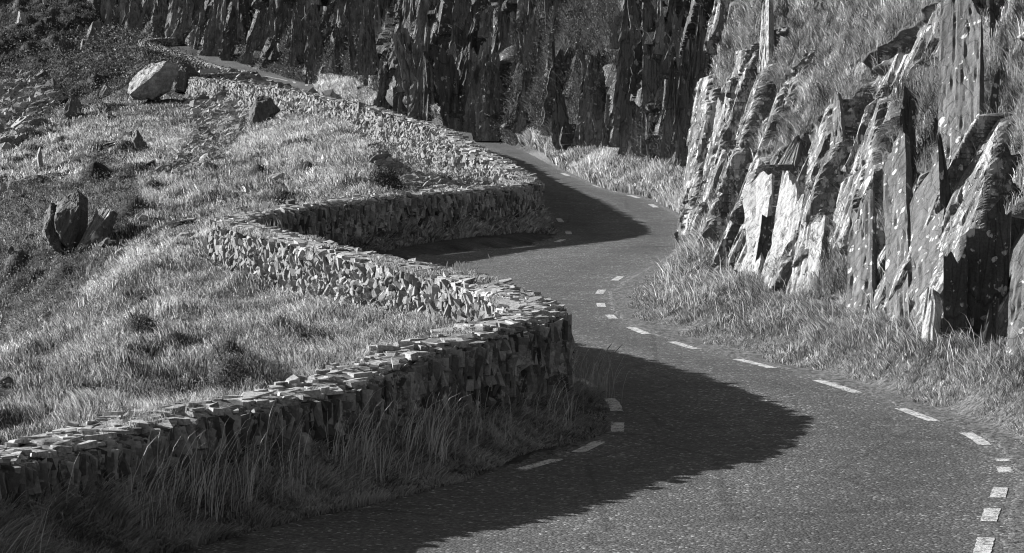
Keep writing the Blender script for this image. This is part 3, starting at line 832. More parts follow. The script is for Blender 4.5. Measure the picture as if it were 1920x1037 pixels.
def plane_corners(px4, Pc, yaw, lean):
    a = math.radians(yaw); l = math.radians(lean)
    n = np.array([-math.sin(a) * math.cos(l), -math.cos(a) * math.cos(l), math.sin(l)])
    o = np.array([0, 0, CAMZ]); out = []
    for px, py in px4:
        d = raydir(px, py); out.append(o + d * (n @ (Pc - o)) / (n @ d))
    return out, n
nearcliff = empty("crag", (5.2, 46, .4), "pale lichen-spotted upright slate crag beside the right verge of the road", "crag")
SL = [  # (BL, BR, TR, TL pixels), yaw, lean, thickness, material, jag, label
    (((1300,430),(1330,410),(1350,262),(1322,262)), 60, 16, .7, M_mid, .2, None),
    (((1334,446),(1360,446),(1350,330),(1322,322)), 62, 18, .5, M_plain, .15, None),
    (((1376,452),(1394,452),(1386,372),(1362,364)), 62, 20, .4, M_plain, .2, None),
    (((1398,482),(1420,474),(1446,326),(1392,342)), 62, 16, .6, M_pale, .15, None),
    (((1400,390),(1440,380),(1500,285),(1458,282)), 66, 30, .5, M_plain, .15, None),
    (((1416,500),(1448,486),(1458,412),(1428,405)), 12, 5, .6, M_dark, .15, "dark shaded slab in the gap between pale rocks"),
    (((1426,566),(1472,562),(1512,330),(1464,340)), 64, 20, .7, M_pale, .1, "large slab crusted white with lichen"),
    (((1470,560),(1490,556),(1512,420),(1500,420)), 60, 22, .4, M_pale, .2, None),
    (((1494,536),(1537,534),(1548,412),(1512,408)), 62, 24, .5, M_pale, .14, None),
    (((1410,562),(1432,560),(1456,452),(1444,448)), 60, 20, .4, M_pale, .2, None),
    (((1428,352),(1506,352),(1500,262),(1492,254)), 62, 20, .5, M_plain, .1, "triangular leaning slab with slanting grain"),
    (((1496,345),(1514,345),(1518,190),(1510,190)), 15, 5, .5, M_dark, .2, None),
    (((1513,350),(1540,350),(1530,212),(1520,205)), 62, 16, .5, M_mid, .2, None),
    (((1556,262),(1588,268),(1570,165),(1562,172)), 60, 14, .4, M_plain, .15, "narrow curved blade of rock in the grass"),
    (((1562,262),(1568,258),(1572,155),(1556,160)), 10, 5, .3, M_dark, .2, None),
    (((1420,236),(1442,190),(1442,-30),(1426,20)), 60, 14, .6, M_pale, .12, "tall pale pillar high on the crag"),
    (((1442,215),(1458,220),(1482,-30),(1456,-30)), 60, 14, .5, M_mid, .12, None),
    (((1448,205),(1456,205),(1462,-20),(1450,-20)), 10, 5, .5, M_dark, .2, None),
    (((1498,150),(1524,152),(1524,58),(1510,60)), 56, 10, .5, M_mid, .15, None),
    (((1486,95),(1512,95),(1514,38),(1490,45)), 15, 5, .5, M_dark, .2, None),
    (((1526,90),(1552,92),(1575,20),(1540,30)), 30, 20, .5, M_mid, .2, None),
    (((1545,60),(1580,62),(1592,15),(1555,22)), 12, 5, .5, M_dark, .2, None),
    (((1598,352),(1626,352),(1632,232),(1614,240)), 60, 18, .4, M_mid, .2, None),
    (((1622,300),(1642,300),(1640,215),(1626,222)), 60, 16, .4, M_mid, .2, None),
    (((1642,300),(1657,300),(1656,204),(1646,210)), 62, 16, .4, M_plain, .2, None),
    (((1664,600),(1706,600),(1696,240),(1652,250)), 60, 20, .7, M_plain, .1, None),
    (((1700,565),(1732,560),(1712,235),(1690,235)), 58, 20, .6, M_mid, .12, None),
    (((1712,545),(1744,545),(1778,318),(1700,322)), 62, 22, .6, M_plain, .06, "smooth grey slab with a dark slit"),
    (((1742,500),(1760,505),(1772,318),(1752,318)), 60, 22, .5, M_mid, .1, None),
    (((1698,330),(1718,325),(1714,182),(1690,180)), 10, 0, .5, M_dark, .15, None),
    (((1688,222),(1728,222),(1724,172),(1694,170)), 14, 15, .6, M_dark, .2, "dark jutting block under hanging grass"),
    (((1750,335),(1838,330),(1838,-40),(1768,-40)), 52, 16, .6, M_mid, .05, "huge smooth slab dotted with white lichen"),
    (((1696,335),(1728,335),(1778,195),(1756,212)), 56, 18, .5, M_plain, .08, None),
    (((1710,440),(1766,430),(1762,262),(1752,252)), 56, 20, .5, M_mid, .1, None),
    (((1762,345),(1792,345),(1764,250),(1758,250)), 12, 5, .5, M_dark, .1, None),
    (((1786,330),(1810,330),(1806,230),(1800,235)), 60, 16, .3, M_plain, .1, None),
    (((1840,260),(1850,262),(1872,140),(1862,145)), 60, 12, .3, M_pale, .1, None),
    (((1852,240),(1872,236),(1874,142),(1862,142)), 14, 5, .4, M_dark, .15, None),
    (((1828,345),(1850,345),(1846,268),(1836,275)), 60, 12, .4, M_mid, .15, None),
    (((1862,340),(1880,340),(1882,272),(1868,272)), 60, 12, .4, M_mid, .15, None),
    (((1588,610),(1634,614),(1636,366),(1590,380)), 56, 16, .6, M_mid, .06, "flat-topped slab with oval white spots"),
    (((1630,560),(1662,555),(1656,365),(1634,368)), 12, 0, .6, M_dark, .12, None),
    (((1562,585),(1592,590),(1574,352),(1545,360)), 60, 20, .5, M_plain, .12, None),
    (((1532,548),(1566,552),(1560,480),(1540,484)), 20, 10, .5, M_dark, .25, None),
    (((1718,672),(1754,676),(1752,548),(1738,540)), 64, 18, .6, M_pale, .12, "white lichen-covered foot of the crag"),
    (((1748,672),(1772,670),(1778,480),(1756,490)), 54, 14, .5, M_mid, .15, None),
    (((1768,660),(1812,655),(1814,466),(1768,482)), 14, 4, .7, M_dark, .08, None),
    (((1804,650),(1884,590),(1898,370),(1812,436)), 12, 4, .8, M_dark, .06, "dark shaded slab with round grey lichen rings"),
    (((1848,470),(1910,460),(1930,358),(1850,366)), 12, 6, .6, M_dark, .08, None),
    (((1842,470),(1852,470),(1856,368),(1846,372)), 64, 4, .2, M_pale, .12, None),
    (((1808,650),(1816,648),(1818,440),(1812,436)), 64, 4, .2, M_pale, .12, None),
    (((1838,662),(1866,664),(1872,566),(1848,572)), 24, 10, .5, M_dark, .2, "small upright stone with a white edge"),
    (((1832,650),(1842,655),(1850,575),(1844,578)), 66, 10, .2, M_pale, .15, None),
    (((1882,705),(1950,705),(1965,420),(1896,465)), 54, 10, .7, M_mid, .08, None),
    (((1878,620),(1890,620),(1896,520),(1888,522)), 64, 8, .3, M_pale, .12, None),
    (((1856,65),(1876,62),(1874,0),(1856,5)), 14, 5, .5, M_dark, .2, None),
    (((1352,90),(1392,128),(1398,118),(1358,78)), 30, 20, .3, M_plain, .15, None),
    (((1392,100),(1422,122),(1424,112),(1396,88)), 30, 20, .3, M_plain, .15, None),
    (((1345,345),(1356,350),(1372,265),(1362,262)), 60, 16, .3, M_pale, .2, None),
    (((1338,230),(1356,236),(1362,190),(1344,192)), 50, 20, .4, M_pale, .2, None),
    (((1400,520),(1412,520),(1416,480),(1408,478)), 60, 20, .3, M_mid, .2, None),
    (((1640,620),(1662,622),(1668,560),(1650,556)), 60, 20, .3, M_plain, .2, None),
    (((1360,345),(1402,352),(1440,270),(1420,262)), 60, 20, .3, M_plain, .2, None),
    (((1440,400),(1470,395),(1520,300),(1500,285)), 60, 20, .3, M_pale, .2, None),
    (((1345,480),(1368,480),(1372,446),(1352,446)), 60, 20, .3, M_mid, .2, None),
    (((1310,262),(1340,265),(1350,205),(1322,200)), 60, 20, .3, M_mid, .2, None),
    (((1470,120),(1500,125),(1506,20),(1478,20)), 60, 20, .3, M_plain, .2, None),
    (((1528,345),(1560,352),(1560,262),(1540,262)), 60, 20, .3, M_mid, .2, None),
    (((1606,215),(1640,220),(1652,110),(1630,110)), 60, 20, .3, M_plain, .2, None),
    (((1790,470),(1830,462),(1846,350),(1800,350)), 60, 20, .3, M_mid, .15, None),
    (((1850,330),(1905,330),(1905,250),(1862,250)), 60, 20, .3, M_plain, .2, None),
    (((1660,245),(1690,245),(1692,150),(1668,150)), 60, 20, .3, M_mid, .2, None),
    (((1880,200),(1930,200),(1930,90),(1890,95)), 60, 20, .3, M_plain, .2, None),
    (((1600,640),(1618,640),(1618,590),(1606,586)), 60, 20, .3, M_pale, .2, None),
]
def worley(P, seed):
    P = np.asarray(P, float); i = np.floor(P).astype(np.int64); best = np.full(len(P), 9.); sec = np.full(len(P), 9.)
    out = np.zeros((len(P), 5))
    for dx in (-1, 0, 1):
        for dy in (-1, 0, 1):
            c = i + np.array([dx, dy])
            h = (c[:, 0] * 73856093) ^ (c[:, 1] * 19349663) ^ (seed * 83492791)
            r = []
            for k in range(5):
                h = ((h ^ (h >> 13)) * 1274126177 + 12345 + k) & 0x7fffffff
                r.append(((h >> 5) & 4095) / 4095.)
            q = c + np.c_[r[0], r[1]] * .9 + .05
            d = np.linalg.norm(P - q, axis=1)
            m = d < best
            sec = np.where(m, best, np.minimum(sec, d))
            out[m] = np.c_[r[2], r[3], r[4], P[:, 0] - q[:, 0], P[:, 1] - q[:, 1]][m]
            best = np.where(m, d, best)
    return out, sec - best
def face_raw(Y, v):
    Y = np.asarray(Y, float); v = np.asarray(v, float)
    k = slopeR(Y)
    wy = Y + .12 * noise(np.c_[Y * 1.1, v * .9], 201) + .5 * noise(np.c_[Y * .35, v * .55], 204) + .04 * noise(np.c_[Y * 4, v * 2], 202)
    Y = Y + .3 * v
    wv = v + .35 * noise(np.c_[Y * .7, v * .9], 203)
    a, ea = worley(np.c_[wy / 1.9, wv / 3.6], 11)
    b, eb = worley(np.c_[wy / .6, wv / 2.2], 12)
    c, ec = worley(np.c_[wy / .2, wv / .75], 13)
    D = .62 * (a[:, 0] - .45) + .5 * (a[:, 1] - .5) * a[:, 3] + .26 * (a[:, 2] - .5) * a[:, 4]
    D += .2 * 3.6 / k * a[:, 4]
    D += .24 * (b[:, 0] - .5) + .2 * (b[:, 1] - .5) * b[:, 3] + .1 * (b[:, 2] - .5) * b[:, 4]
    D += .06 * (c[:, 0] - .5) + .04 * (c[:, 1] - .5) * c[:, 3]
    D -= .08 * np.clip(1 - eb / .06, 0, 1) + .1 * np.clip(1 - ea / .04, 0, 1)
    D += .02 * fbm(np.c_[Y * 5, v * 2.2], 3, 205)
    f = noise(np.c_[Y * .22 + v * .12, v * .55], 206) + .55 * noise(np.c_[Y * .6, v * 1.3], 207) + .25 * noise(np.c_[Y * 1.7, v * 3.2], 208) - .12
    f += -.32 * smooth(66, 74, Y) * (1 - smooth(3., 4.6, v)) + .62 * smooth(1.4, 3.4, v) - .25 * smooth(40, 50, Y) * (1 - smooth(58, 66, Y)) * (1 - smooth(2.5, 3.5, v)) + .5 * (1 - smooth(-.2, .35, v))
    veg = smooth(.0, .16, f)
    lump = .1 + .16 * noise(np.c_[Y * .9, v * 1.6], 209) + .07 * noise(np.c_[Y * 3, v * 4.5], 210)
    D = D * (1 - veg) + lump * veg
    lean = np.where(v < 7, v, 7 + (v - 7) * 1.6) / k
    fade = smooth(8.4, 7.2, v) if False else 1 - smooth(7.2, 8.4, v)
    end = 1 - smooth(85.6, 87.2, Y)
    X = xc(Y) + .22 + lean - D * fade * (.4 + .6 * smooth(-.5, .4, v)) + (1 - fade) * 1.2 + (1 - end) * 2.4
    Yo = Y
    Z = zr(Y) + .3 + v
    return np.c_[X, Yo, Z], veg
NYF, NVF = 1300, 560
fy = np.exp(np.linspace(math.log(34.5), math.log(87.4), NYF)); fv = np.linspace(-.7, 8.4, NVF)
FP, FV = face_raw(np.tile(fy, NVF), np.repeat(fv, NYF))
FPG = FP.reshape(NVF, NYF, 3)
_fpx, _fpy = to_px(FP)
def face_hit(px, py):
    d = (_fpx - px) ** 2 + (_fpy - py) ** 2
    ok = np.nonzero(d < 30)[0]
    if len(ok) == 0: return FP[np.argmin(d)]
    return FP[ok[np.argmin(FP[ok, 1])]]
M_crag = rock_mat("crag_slate", .07, .17, .4, .6, .45, sp=2.6, pale=.3, tone_soil=True)
fq = grid_faces(NVF, NYF)[:, ::-1]
quads_obj("rock_mass", FP, fq, M_crag, parent=nearcrag, tone=FV, origin=tuple(nearcliff.location)) if False else quads_obj("rock_mass", FP, fq, M_crag, parent=nearcliff, tone=FV, origin=tuple(nearcliff.location))
SL = [q for q in SL if q[6] or (q[4] is M_pale and q[3] >= .4) or (q[4] is M_dark and q[0][0][0] > 1690) or q[0][0][0] in (1588, 1882, 1664, 1420)]
for i, (c4, yaw, lean, th, mt, jag, lab) in enumerate(SL):
    cx = (c4[0][0] + c4[1][0]) / 2; cy = (c4[0][1] + c4[1][1]) / 2
    Pb = face_hit(min(cx, 1918), (c4[0][1] + c4[1][1]) * .5 - 12)
    Pt = face_hit(min((c4[2][0] + c4[3][0]) / 2, 1918), (c4[2][1] + c4[3][1]) * .5 + 12)
    a = math.radians(yaw); n = np.array([-math.sin(a), -math.cos(a), 0])
    ctr = Pb + n * (.3 if c4[0][0] in (1718, 1588, 1882) else .06)
    if mt is not M_dark: lean = float(np.clip(math.degrees(math.atan2(np.dot(Pb - Pt, n), max(Pt[2] - Pb[2], .3))), 4, 34))
    corners, nn = plane_corners(c4, ctr, yaw, lean)
    # keep the head of the slab in front of the slope behind it
    lead = (Pt - corners[3] * .5 - corners[2] * .5) @ nn

    th = th * .6
    BL, BR, TR, TL = corners
    dn = (BL - TL) / np.linalg.norm(BL - TL) * .6; BL = BL + dn; BR = BR + dn
    hgt = np.linalg.norm(TL - BL); wid = np.linalg.norm(BR - BL)
    nv = int(np.clip(hgt / .04, 14, 110)); nu_ = int(np.clip(wid / .04, 8, 80))
    V, Q = slab_geo(BL, BR, TR, TL, th, i * 1.37 + 2, jag * .45, .026, nu_, nv, .16)
    if V.shape[0] and (np.cross(V[1] - V[0], V[2 * nu_] - V[0]) @ nn) < 0: Q = Q[:, ::-1]
    o = quads_obj("slab", V, Q, mt, parent=nearcliff, origin=(BL + BR) / 2)
    if lab: o['label'] = lab

# a lot of lesser splinters between the large slabs
def fin(P, yaw, lean, w, h, th, seed, nu=8, nv=14, jag=.22, rough=.08, peak=.5, skew=0.):
    a = math.radians(yaw); U = np.array([math.cos(a), -math.sin(a), 0.]); n = np.array([-math.sin(a), -math.cos(a), 0.])
    upv = np.array([0, 0, 1.]) - n * math.tan(math.radians(lean)) + U * skew
    upv /= np.linalg.norm(upv)
    BL = P - U * w / 2 - upv * (.3 + h * .45); BR = P + U * w / 2 - upv * (.3 + h * .45)
    tw = w * RNG.uniform(.3, .9); o = RNG.uniform(-.3, .3) * w
    TL = P + upv * h + U * (o - tw / 2); TR = P + upv * h + U * (o + tw / 2)
    V, Q = slab_geo(BL, BR, TR, TL, th, seed, jag, rough, nu, nv, peak)
    if (np.cross(V[1] - V[0], V[2 * nu] - V[0]) @ n) < 0: Q = Q[:, ::-1]
    return V, Q
def merge(parts):
    off = 0; Vs = []; Qs = []
    for V, Q in parts: Vs.append(V); Qs.append(Q + off); off += len(V)
    return np.concatenate(Vs), np.concatenate(Qs)

def face_far(Y, v):
    Y = np.asarray(Y, float); v = np.asarray(v, float); S = 2.1
    wy = Y + .5 * noise(np.c_[Y * .4, v * .5], 301) + .2 * noise(np.c_[Y * 1.5, v * 1.1], 302)
    wv = v + .8 * noise(np.c_[Y * .25, v * .4], 303)
    Y = Y + .5 * v
    k = slopeR(Y)
    a, ea = worley(np.c_[wy / 5.5, wv / 6.5], 31); b, eb = worley(np.c_[wy / 2.1, wv / 4.2], 32); c, ec = worley(np.c_[wy / .7, wv / 1.6], 33)
    D = 2.0 * (a[:, 0] - .45) + 1.0 * (a[:, 1] - .5) * a[:, 3] + .8 * (a[:, 2] - .5) * a[:, 4]
    D += 1.1 * (b[:, 0] - .5) + .5 * (b[:, 1] - .5) * b[:, 3] + .4 * (b[:, 2] - .5) * b[:, 4]
    D += .24 * (c[:, 0] - .5) + .15 * (c[:, 1] - .5) * c[:, 3]
    D -= .25 * np.clip(1 - eb / .06, 0, 1)
    f = noise(np.c_[wy * .07, wv * .16], 306) + .5 * noise(np.c_[wy * .2, wv * .4], 307) + .3 * noise(np.c_[wy * .6, wv * 1.2], 308) + .05
    f += .6 * (1 - smooth(-.2, .5, v)) + .25 * smooth(5, 9, v) - .16
    veg = smooth(.05, .25, f)
    D = D * (1 - .75 * veg) + veg * (.15 + .25 * noise(np.c_[Y * .5, v * .8], 309))
    fade = 1 - smooth(12.5, 15.5, v)
    X = xc(Y) + .55 + v / k - D * fade * (.3 + .7 * smooth(-.6, .6, v)) + (1 - fade) * 2.5
    return np.c_[X, Y, zr(Y) + .3 + v], veg
_y = np.exp(np.linspace(math.log(84), math.log(372), 1250)); _v = np.linspace(-1.2, 15.5, 420)
FFP, FFV = face_far(np.tile(_y, len(_v)), np.repeat(_v, len(_y)))
_ffx, _ffy = to_px(FFP)
def far_hit(px, py):
    ok = np.nonzero((_ffx - px) ** 2 + (_ffy - py) ** 2 < 14)[0]
    if len(ok) == 0: return hit(px, py, Y0=86)
    return FFP[ok[np.argmin(FFP[ok, 1])]]
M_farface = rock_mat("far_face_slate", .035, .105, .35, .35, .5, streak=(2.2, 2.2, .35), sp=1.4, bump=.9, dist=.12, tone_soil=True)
# far cliff: ranks of dark fins seen edge-lit
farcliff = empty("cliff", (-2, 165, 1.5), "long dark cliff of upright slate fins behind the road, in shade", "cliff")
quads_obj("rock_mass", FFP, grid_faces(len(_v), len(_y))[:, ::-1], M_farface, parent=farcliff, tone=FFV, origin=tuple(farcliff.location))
HAND = [  # px base, py base, px top, py top, width px, label
    (862, 215, 872, 75, 62, "leaf-shaped fin with a bright left rim"), (868, 90, 866, -30, 60, None), (765, 150, 752, 55, 40, None), (812, 200, 800, 88, 44, None),
    (1118, 240, 1112, 100, 90, None), (1075, 262, 1122, 130, 50, None), (1190, 240, 1182, 35, 90, None), (1232, 175, 1218, 5, 60, None),
    (940, 190, 915, 115, 60, None), (985, 220, 990, 130, 50, None), (1060, 250, 1045, 165, 46, None), (1285, 300, 1290, 80, 64, "broad dark buttress beside the near crag"),
    (1310, 240, 1318, 20, 56, None), (1255, 290, 1262, 130, 44, None), (715, 190, 722, 120, 40, None), (690, 120, 690, 20, 50, None),
    (640, 110, 655, 10, 50, None), (598, 120, 582, 10, 40, None), (560, 110, 555, 20, 44, None), (520, 105, 540, 10, 50, None), (480, 105, 500, 10, 60, None),
    (310, 66, 298, -15, 50, "tall black fin above the far end of the wall"), (345, 66, 352, -15, 56, None), (400, 100, 405, 10, 60, None), (440, 118, 430, 30, 60, None),
]
for i, (bx, by, tx, ty, wpx, lab) in enumerate(HAND):
    P = far_hit(bx, by)
    Yd = P[1] - .3
    A = at(bx, by, Yd); B = at(tx, ty, Yd)
    w = wpx / F * Yd; h = B[2] - A[2]
    yaw = RNG.uniform(2, 24)
    a = math.radians(yaw); U = np.array([math.cos(a), -math.sin(a), 0.])
    dx = B[0] - A[0]; tw = w * RNG.uniform(.15, .4)
    back = np.array([0, h * .12, 0])
    BL, BR = A - U * w / 2, A + U * w / 2
    TL, TR = B - U * tw / 2 + back, B + U * tw / 2 + back
    dn = np.array([0, 0, -.6])
    V, Q = slab_geo(BL + dn, BR + dn, TR, TL, .12 * w + .3, i * 2.1 + .4, .12, .05 + .0003 * Yd, 22, 40, .2)
    if (np.cross(V[1] - V[0], V[44] - V[0]) @ np.array([0, -1., 0])) < 0: Q = Q[:, ::-1]
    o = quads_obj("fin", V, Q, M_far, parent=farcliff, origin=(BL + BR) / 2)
    if lab: o['label'] = lab
ff = []
for i in range(800):
    px = RNG.uniform(190, 1345); lo = np.interp(px, [180, 300, 480, 600, 640, 700, 850, 1000, 1250, 1345], [60, 66, 96, 108, 135, 180, 222, 262, 314, 318])
    py = lo - abs(RNG.normal()) * 0 - RNG.uniform(0, 1) ** 1.2 * (lo + 40)
    P = far_hit(px, py)
    if P[0] < float(xc(P[1])) - .9 or P[1] < 87 or P[1] > 425: continue
    Yd = P[1]; k = (Yd / 150) ** .8
    patch = noise(np.array([[P[0] * .42, P[1] * .09, P[2] * .55]]), 50)[0]
    if patch > .02: continue
    h = RNG.uniform(.6, 2.6) * k; w = RNG.uniform(.25, 1.1) * k
    ff.append(fin(P + np.array([0, -.2, -.2]), (RNG.uniform(40, 66) if RNG.random() < .2 else RNG.uniform(-8, 34)), RNG.uniform(2, 16), w, h, RNG.uniform(.15, .5) * k, i * .61, 8, 18, .16, .06 * k, .35, RNG.normal() * .13))
V, Q = merge(ff); o = quads_obj("fin_ranks", V, Q, M_far, parent=farcliff, origin=tuple(farcliff.location)); o['kind'] = "stuff"

# ------------------------------------------------------------------ boulders and outcrops
def boulder_geo(dims, rng, sub=4, cuts=14, amp=.05, ang=0., lo=.5, hi=.85):
    V = facet(ICO[sub][0], rng, cuts, lo, hi)
    V = V + V / (np.linalg.norm(V, axis=1)[:, None]) * (amp * fbm(V * 2.5 + rng.uniform(0, 50), 4, 5))[:, None]
    return V * np.asarray(dims), ICO[sub][1]
def boulder(name, label, cat, px, py, wpx, hpx, seed, mat, depth=.8, roll=0, sub=4, group=None, sink=.25, cuts=14, Yfix=None, hi=.85):
    P = hit(px, py)
    if Yfix: P = at(px, py, Yfix)
    Yd = P[1]; w = wpx / F * Yd; h = hpx / F * Yd
    rng = np.random.default_rng(seed)
    V, T = boulder_geo((w * .6, max(w, h) * depth * .5, h * .68), rng, sub, cuts, .06, hi=hi)
    r = math.radians(roll); c, s = math.cos(r), math.sin(r)
    V = np.c_[V[:, 0] * c - V[:, 2] * s, V[:, 1], V[:, 0] * s + V[:, 2] * c]
    lo_ = V[:, 2].min(); V[:, 2] = np.maximum(V[:, 2] - lo_ - .3 * h, -.12 * h) - sink * h
    V[:, 2] *= h / max(V[:, 2].max(), .05)
    o = quads_obj(name, V + P, T, mat, origin=P)
    return tag(o, label, cat, group)
import bmesh
def hullrock(name, label, cat, outline, base, depth, mat, seed, amp=.05, inset=.62, shift=(-.1, .12)):
    P = hit(*base); Y0 = P[1]
    rng = np.random.default_rng(seed)
    cx = np.mean([p[0] for p in outline]); cy = np.mean([p[1] for p in outline])
    w = (max(p[0] for p in outline) - min(p[0] for p in outline))
    pts = []
    for a, b in outline:
        pts.append(at(a, b, Y0 + depth * rng.uniform(.1, .5)))
        f = inset * rng.uniform(.75, 1.25)
        pts.append(at(cx + shift[0] * w + (a - cx) * f, cy + shift[1] * w + (b - cy) * f, Y0 - depth * rng.uniform(.25, .5)))
        pts.append(at(cx + (a - cx) * .7, cy + (b - cy) * .7, Y0 + depth * 1.1))
    bm = bmesh.new()
    for p in pts: bm.verts.new(p - P)
    r = bmesh.ops.convex_hull(bm, input=bm.verts[:])
    bmesh.ops.delete(bm, geom=[g for g in set(r['geom_interior']) | set(r['geom_unused']) if isinstance(g, bmesh.types.BMVert)], context='VERTS')
    bmesh.ops.triangulate(bm, faces=bm.faces[:])
    bmesh.ops.recalc_face_normals(bm, faces=bm.faces[:])
    for _ in range(4): bmesh.ops.subdivide_edges(bm, edges=bm.edges[:], cuts=1, use_grid_fill=True)
    bm.normal_update()
    co = np.array([v.co[:] for v in bm.verts]); no = np.array([v.normal[:] for v in bm.verts])
    sz = w / F * Y0
    d = sz * amp * (fbm(co / sz * np.array([5, 5, 2.5]), 4, seed) + .6 * np.floor(noise(co @ np.array([[.8, .2, .5], [.1, 1, .2], [-.5, .1, .8]]) / sz * np.array([9, 3, 1.5]), seed + 3) * 3) / 3)
    co = co + no * d[:, None]
    T = []
    for f in bm.faces:
        v = [q.index for q in f.verts]
        for k in range(1, len(v) - 1): T.append((v[0], v[k], v[k + 1]))
    bm.free()
    return tag(quads_obj(name, co + P, np.array(T), mat, origin=P), label, cat)
hullrock("boulder", "big pale streaked boulder lodged below the far wall", "boulder", [(239, 172), (243, 154), (262, 136), (284, 119), (312, 114), (334, 120), (336, 140), (320, 168), (296, 184), (250, 184)], (285, 190), 3.2, M_bould, 5, .035)
hullrock("boulder", "dark shaded rock wedged between the big pale boulder and the far wall", "boulder", [(332, 112), (356, 120), (374, 138), (368, 158), (350, 172), (326, 172), (322, 140)], (345, 176), 3., M_dplain, 9, .05)
hullrock("rock_outcrop", "dark hood-shaped rock standing in the stone scree", "rock", [(466, 248), (468, 205), (480, 182), (492, 177), (508, 184), (525, 207), (512, 222), (490, 236)], (480, 240), 1.6, M_dplain, 12, .04)
hullrock("rock_outcrop", "dark shaded angular outcrop half buried in the left slope", "rock", [(104, 384), (124, 368), (146, 356), (164, 370), (166, 400), (164, 444), (140, 474), (112, 462), (98, 420)], (134, 478), 1.4, M_dplain, 15, .04)
hullrock("rock_outcrop", "smaller dark shoulder of rock against the dark angular outcrop", "rock", [(82, 404), (96, 380), (108, 384), (116, 440), (128, 476), (106, 474), (80, 444)], (112, 480), 1., M_dplain, 16, .06)
boulder("rock_outcrop", "square-faced grey rock on the ridge at left", "rock", 136, 215, 34, 36, 21, M_mid, .8, 0, 3, sink=.1)
def crag(px4, yaw, lean, th, mat, label, name="rock_outcrop", seed=1, fwd=.3):
    cx = (px4[0][0] + px4[1][0]) / 2; cy = (px4[0][1] + px4[1][1]) / 2
    P = hit(cx, cy); a = math.radians(yaw); n = np.array([-math.sin(a), -math.cos(a), 0])
    c, nn = plane_corners(px4, P + n * fwd, yaw, lean)
    V, Q = slab_geo(*c, th, seed, .1, .035, 34, 50, .1)
    if (np.cross(V[1] - V[0], V[68] - V[0]) @ nn) < 0: Q = Q[:, ::-1]
    o = quads_obj(name, V, Q, mat, origin=(c[0] + c[1]) / 2)
    return tag(o, label, "rock")
crag(((128, 492), (165, 450), (208, 392), (186, 388)), 62, 30, .6, M_mid, "lichened rib of rock running down right of the dark crag", name="rock_outcrop", seed=8)
ROCKS = [(262, 268, 22, 40, "pale leaning stone in the grass below the big boulder", M_mid, 20), (76, 300, 10, 42, "thin upright pale splinter on the left slope", M_pale, 8),
         (62, 312, 26, 12, "flat pale slab at the foot of the upright splinter", M_pale, 25), (58, 338, 40, 16, "low grey stones under the pale splinter", M_plain, 12),
         (86, 336, 16, 10, "small pale stone right of the pale splinter", M_mid, 20), (4, 362, 16, 28, "bright rounded stone at the left edge of the photo", M_pale, 0),
         (60, 452, 34, 22, "pale stone left of the dark crag", M_mid, 15), (22, 470, 14, 12, "small pale stone near the left edge below the bright rounded one", M_mid, 0),
         (326, 420, 26, 14, "broad pale stone in the small outcrop left of the wall bend", M_pale, 22), (352, 414, 44, 7, "long thin slab topping the outcrop left of the wall bend", M_pale, 12),
         (346, 444, 40, 16, "pointed pale slab lowest in the outcrop left of the wall bend", M_pale, 32), (342, 460, 7, 7, "small white stone below the outcrop left of the wall bend", M_pale, 0),
         (224, 474, 26, 12, "pale stone poking from the grass right of the lichened rib", M_pale, 28), (196, 455, 30, 14, "grey stone lying on the lichened rib", M_mid, 38),
         (152, 550, 26, 18, "pale stone beside the grass ridge at mid left", M_pale, 30), (84, 594, 26, 16, "white wedge of stone at lower left", M_pale, 28),
         (12, 716, 32, 18, "grey stone in the grass at the lower left edge", M_mid, 10), (266, 410, 22, 12, "small bright stone on the middle slope", M_pale, 35),
         (290, 412, 12, 8, "little grey stone beside the small bright stone", M_mid, 20), (334, 362, 16, 14, "pale lump of rock on the upper slope above the outcrop", M_pale, 20),
         (464, 355, 9, 16, "narrow pale stone right on the upper slope", M_pale, 20), (512, 334, 44, 16, "flat white stones in the grass under the second bend wall", M_pale, 38),
         (205, 272, 26, 8, "slender pale stone on the far ridge slope", M_mid, 28), (285, 306, 20, 8, "dark little ledge below the scree", M_dark, 30),
         (40, 35, 20, 22, "white stone on the distant hillside at top left", M_pale, 10), (130, 22, 12, 12, "small white stone on the distant hillside", M_pale, 0),
         (152, 62, 14, 22, "pale flake of rock on the distant hillside", M_mid, 10), (84, 2, 8, 16, "tiny white rock at the top edge of the distant hillside", M_pale, 5),
         (178, 60, 34, 30, "leaning dark flake pair on the distant hillside", M_far, -20), (130, 95, 46, 40, "black overhang on the distant hillside", M_dark, 0),
         (156, 85, 12, 22, "grey rib beside the black overhang", M_mid, 0), (30, 140, 18, 16, "dark block standing above the field wall", M_dark, 0),
         (200, 170, 32, 22, "dark low rock in the gully left of the big boulder", M_far, 0), (290, 186, 30, 8, "thin shelf of stone under the big boulder", M_dark, 5)]
for i, (px, py, w, h, lab, mt, roll) in enumerate(ROCKS):
    boulder("rock", lab, "rock", px, py + h * .4, w, h, 40 + i, mt, .8, roll, 3, sink=.12, cuts=12)

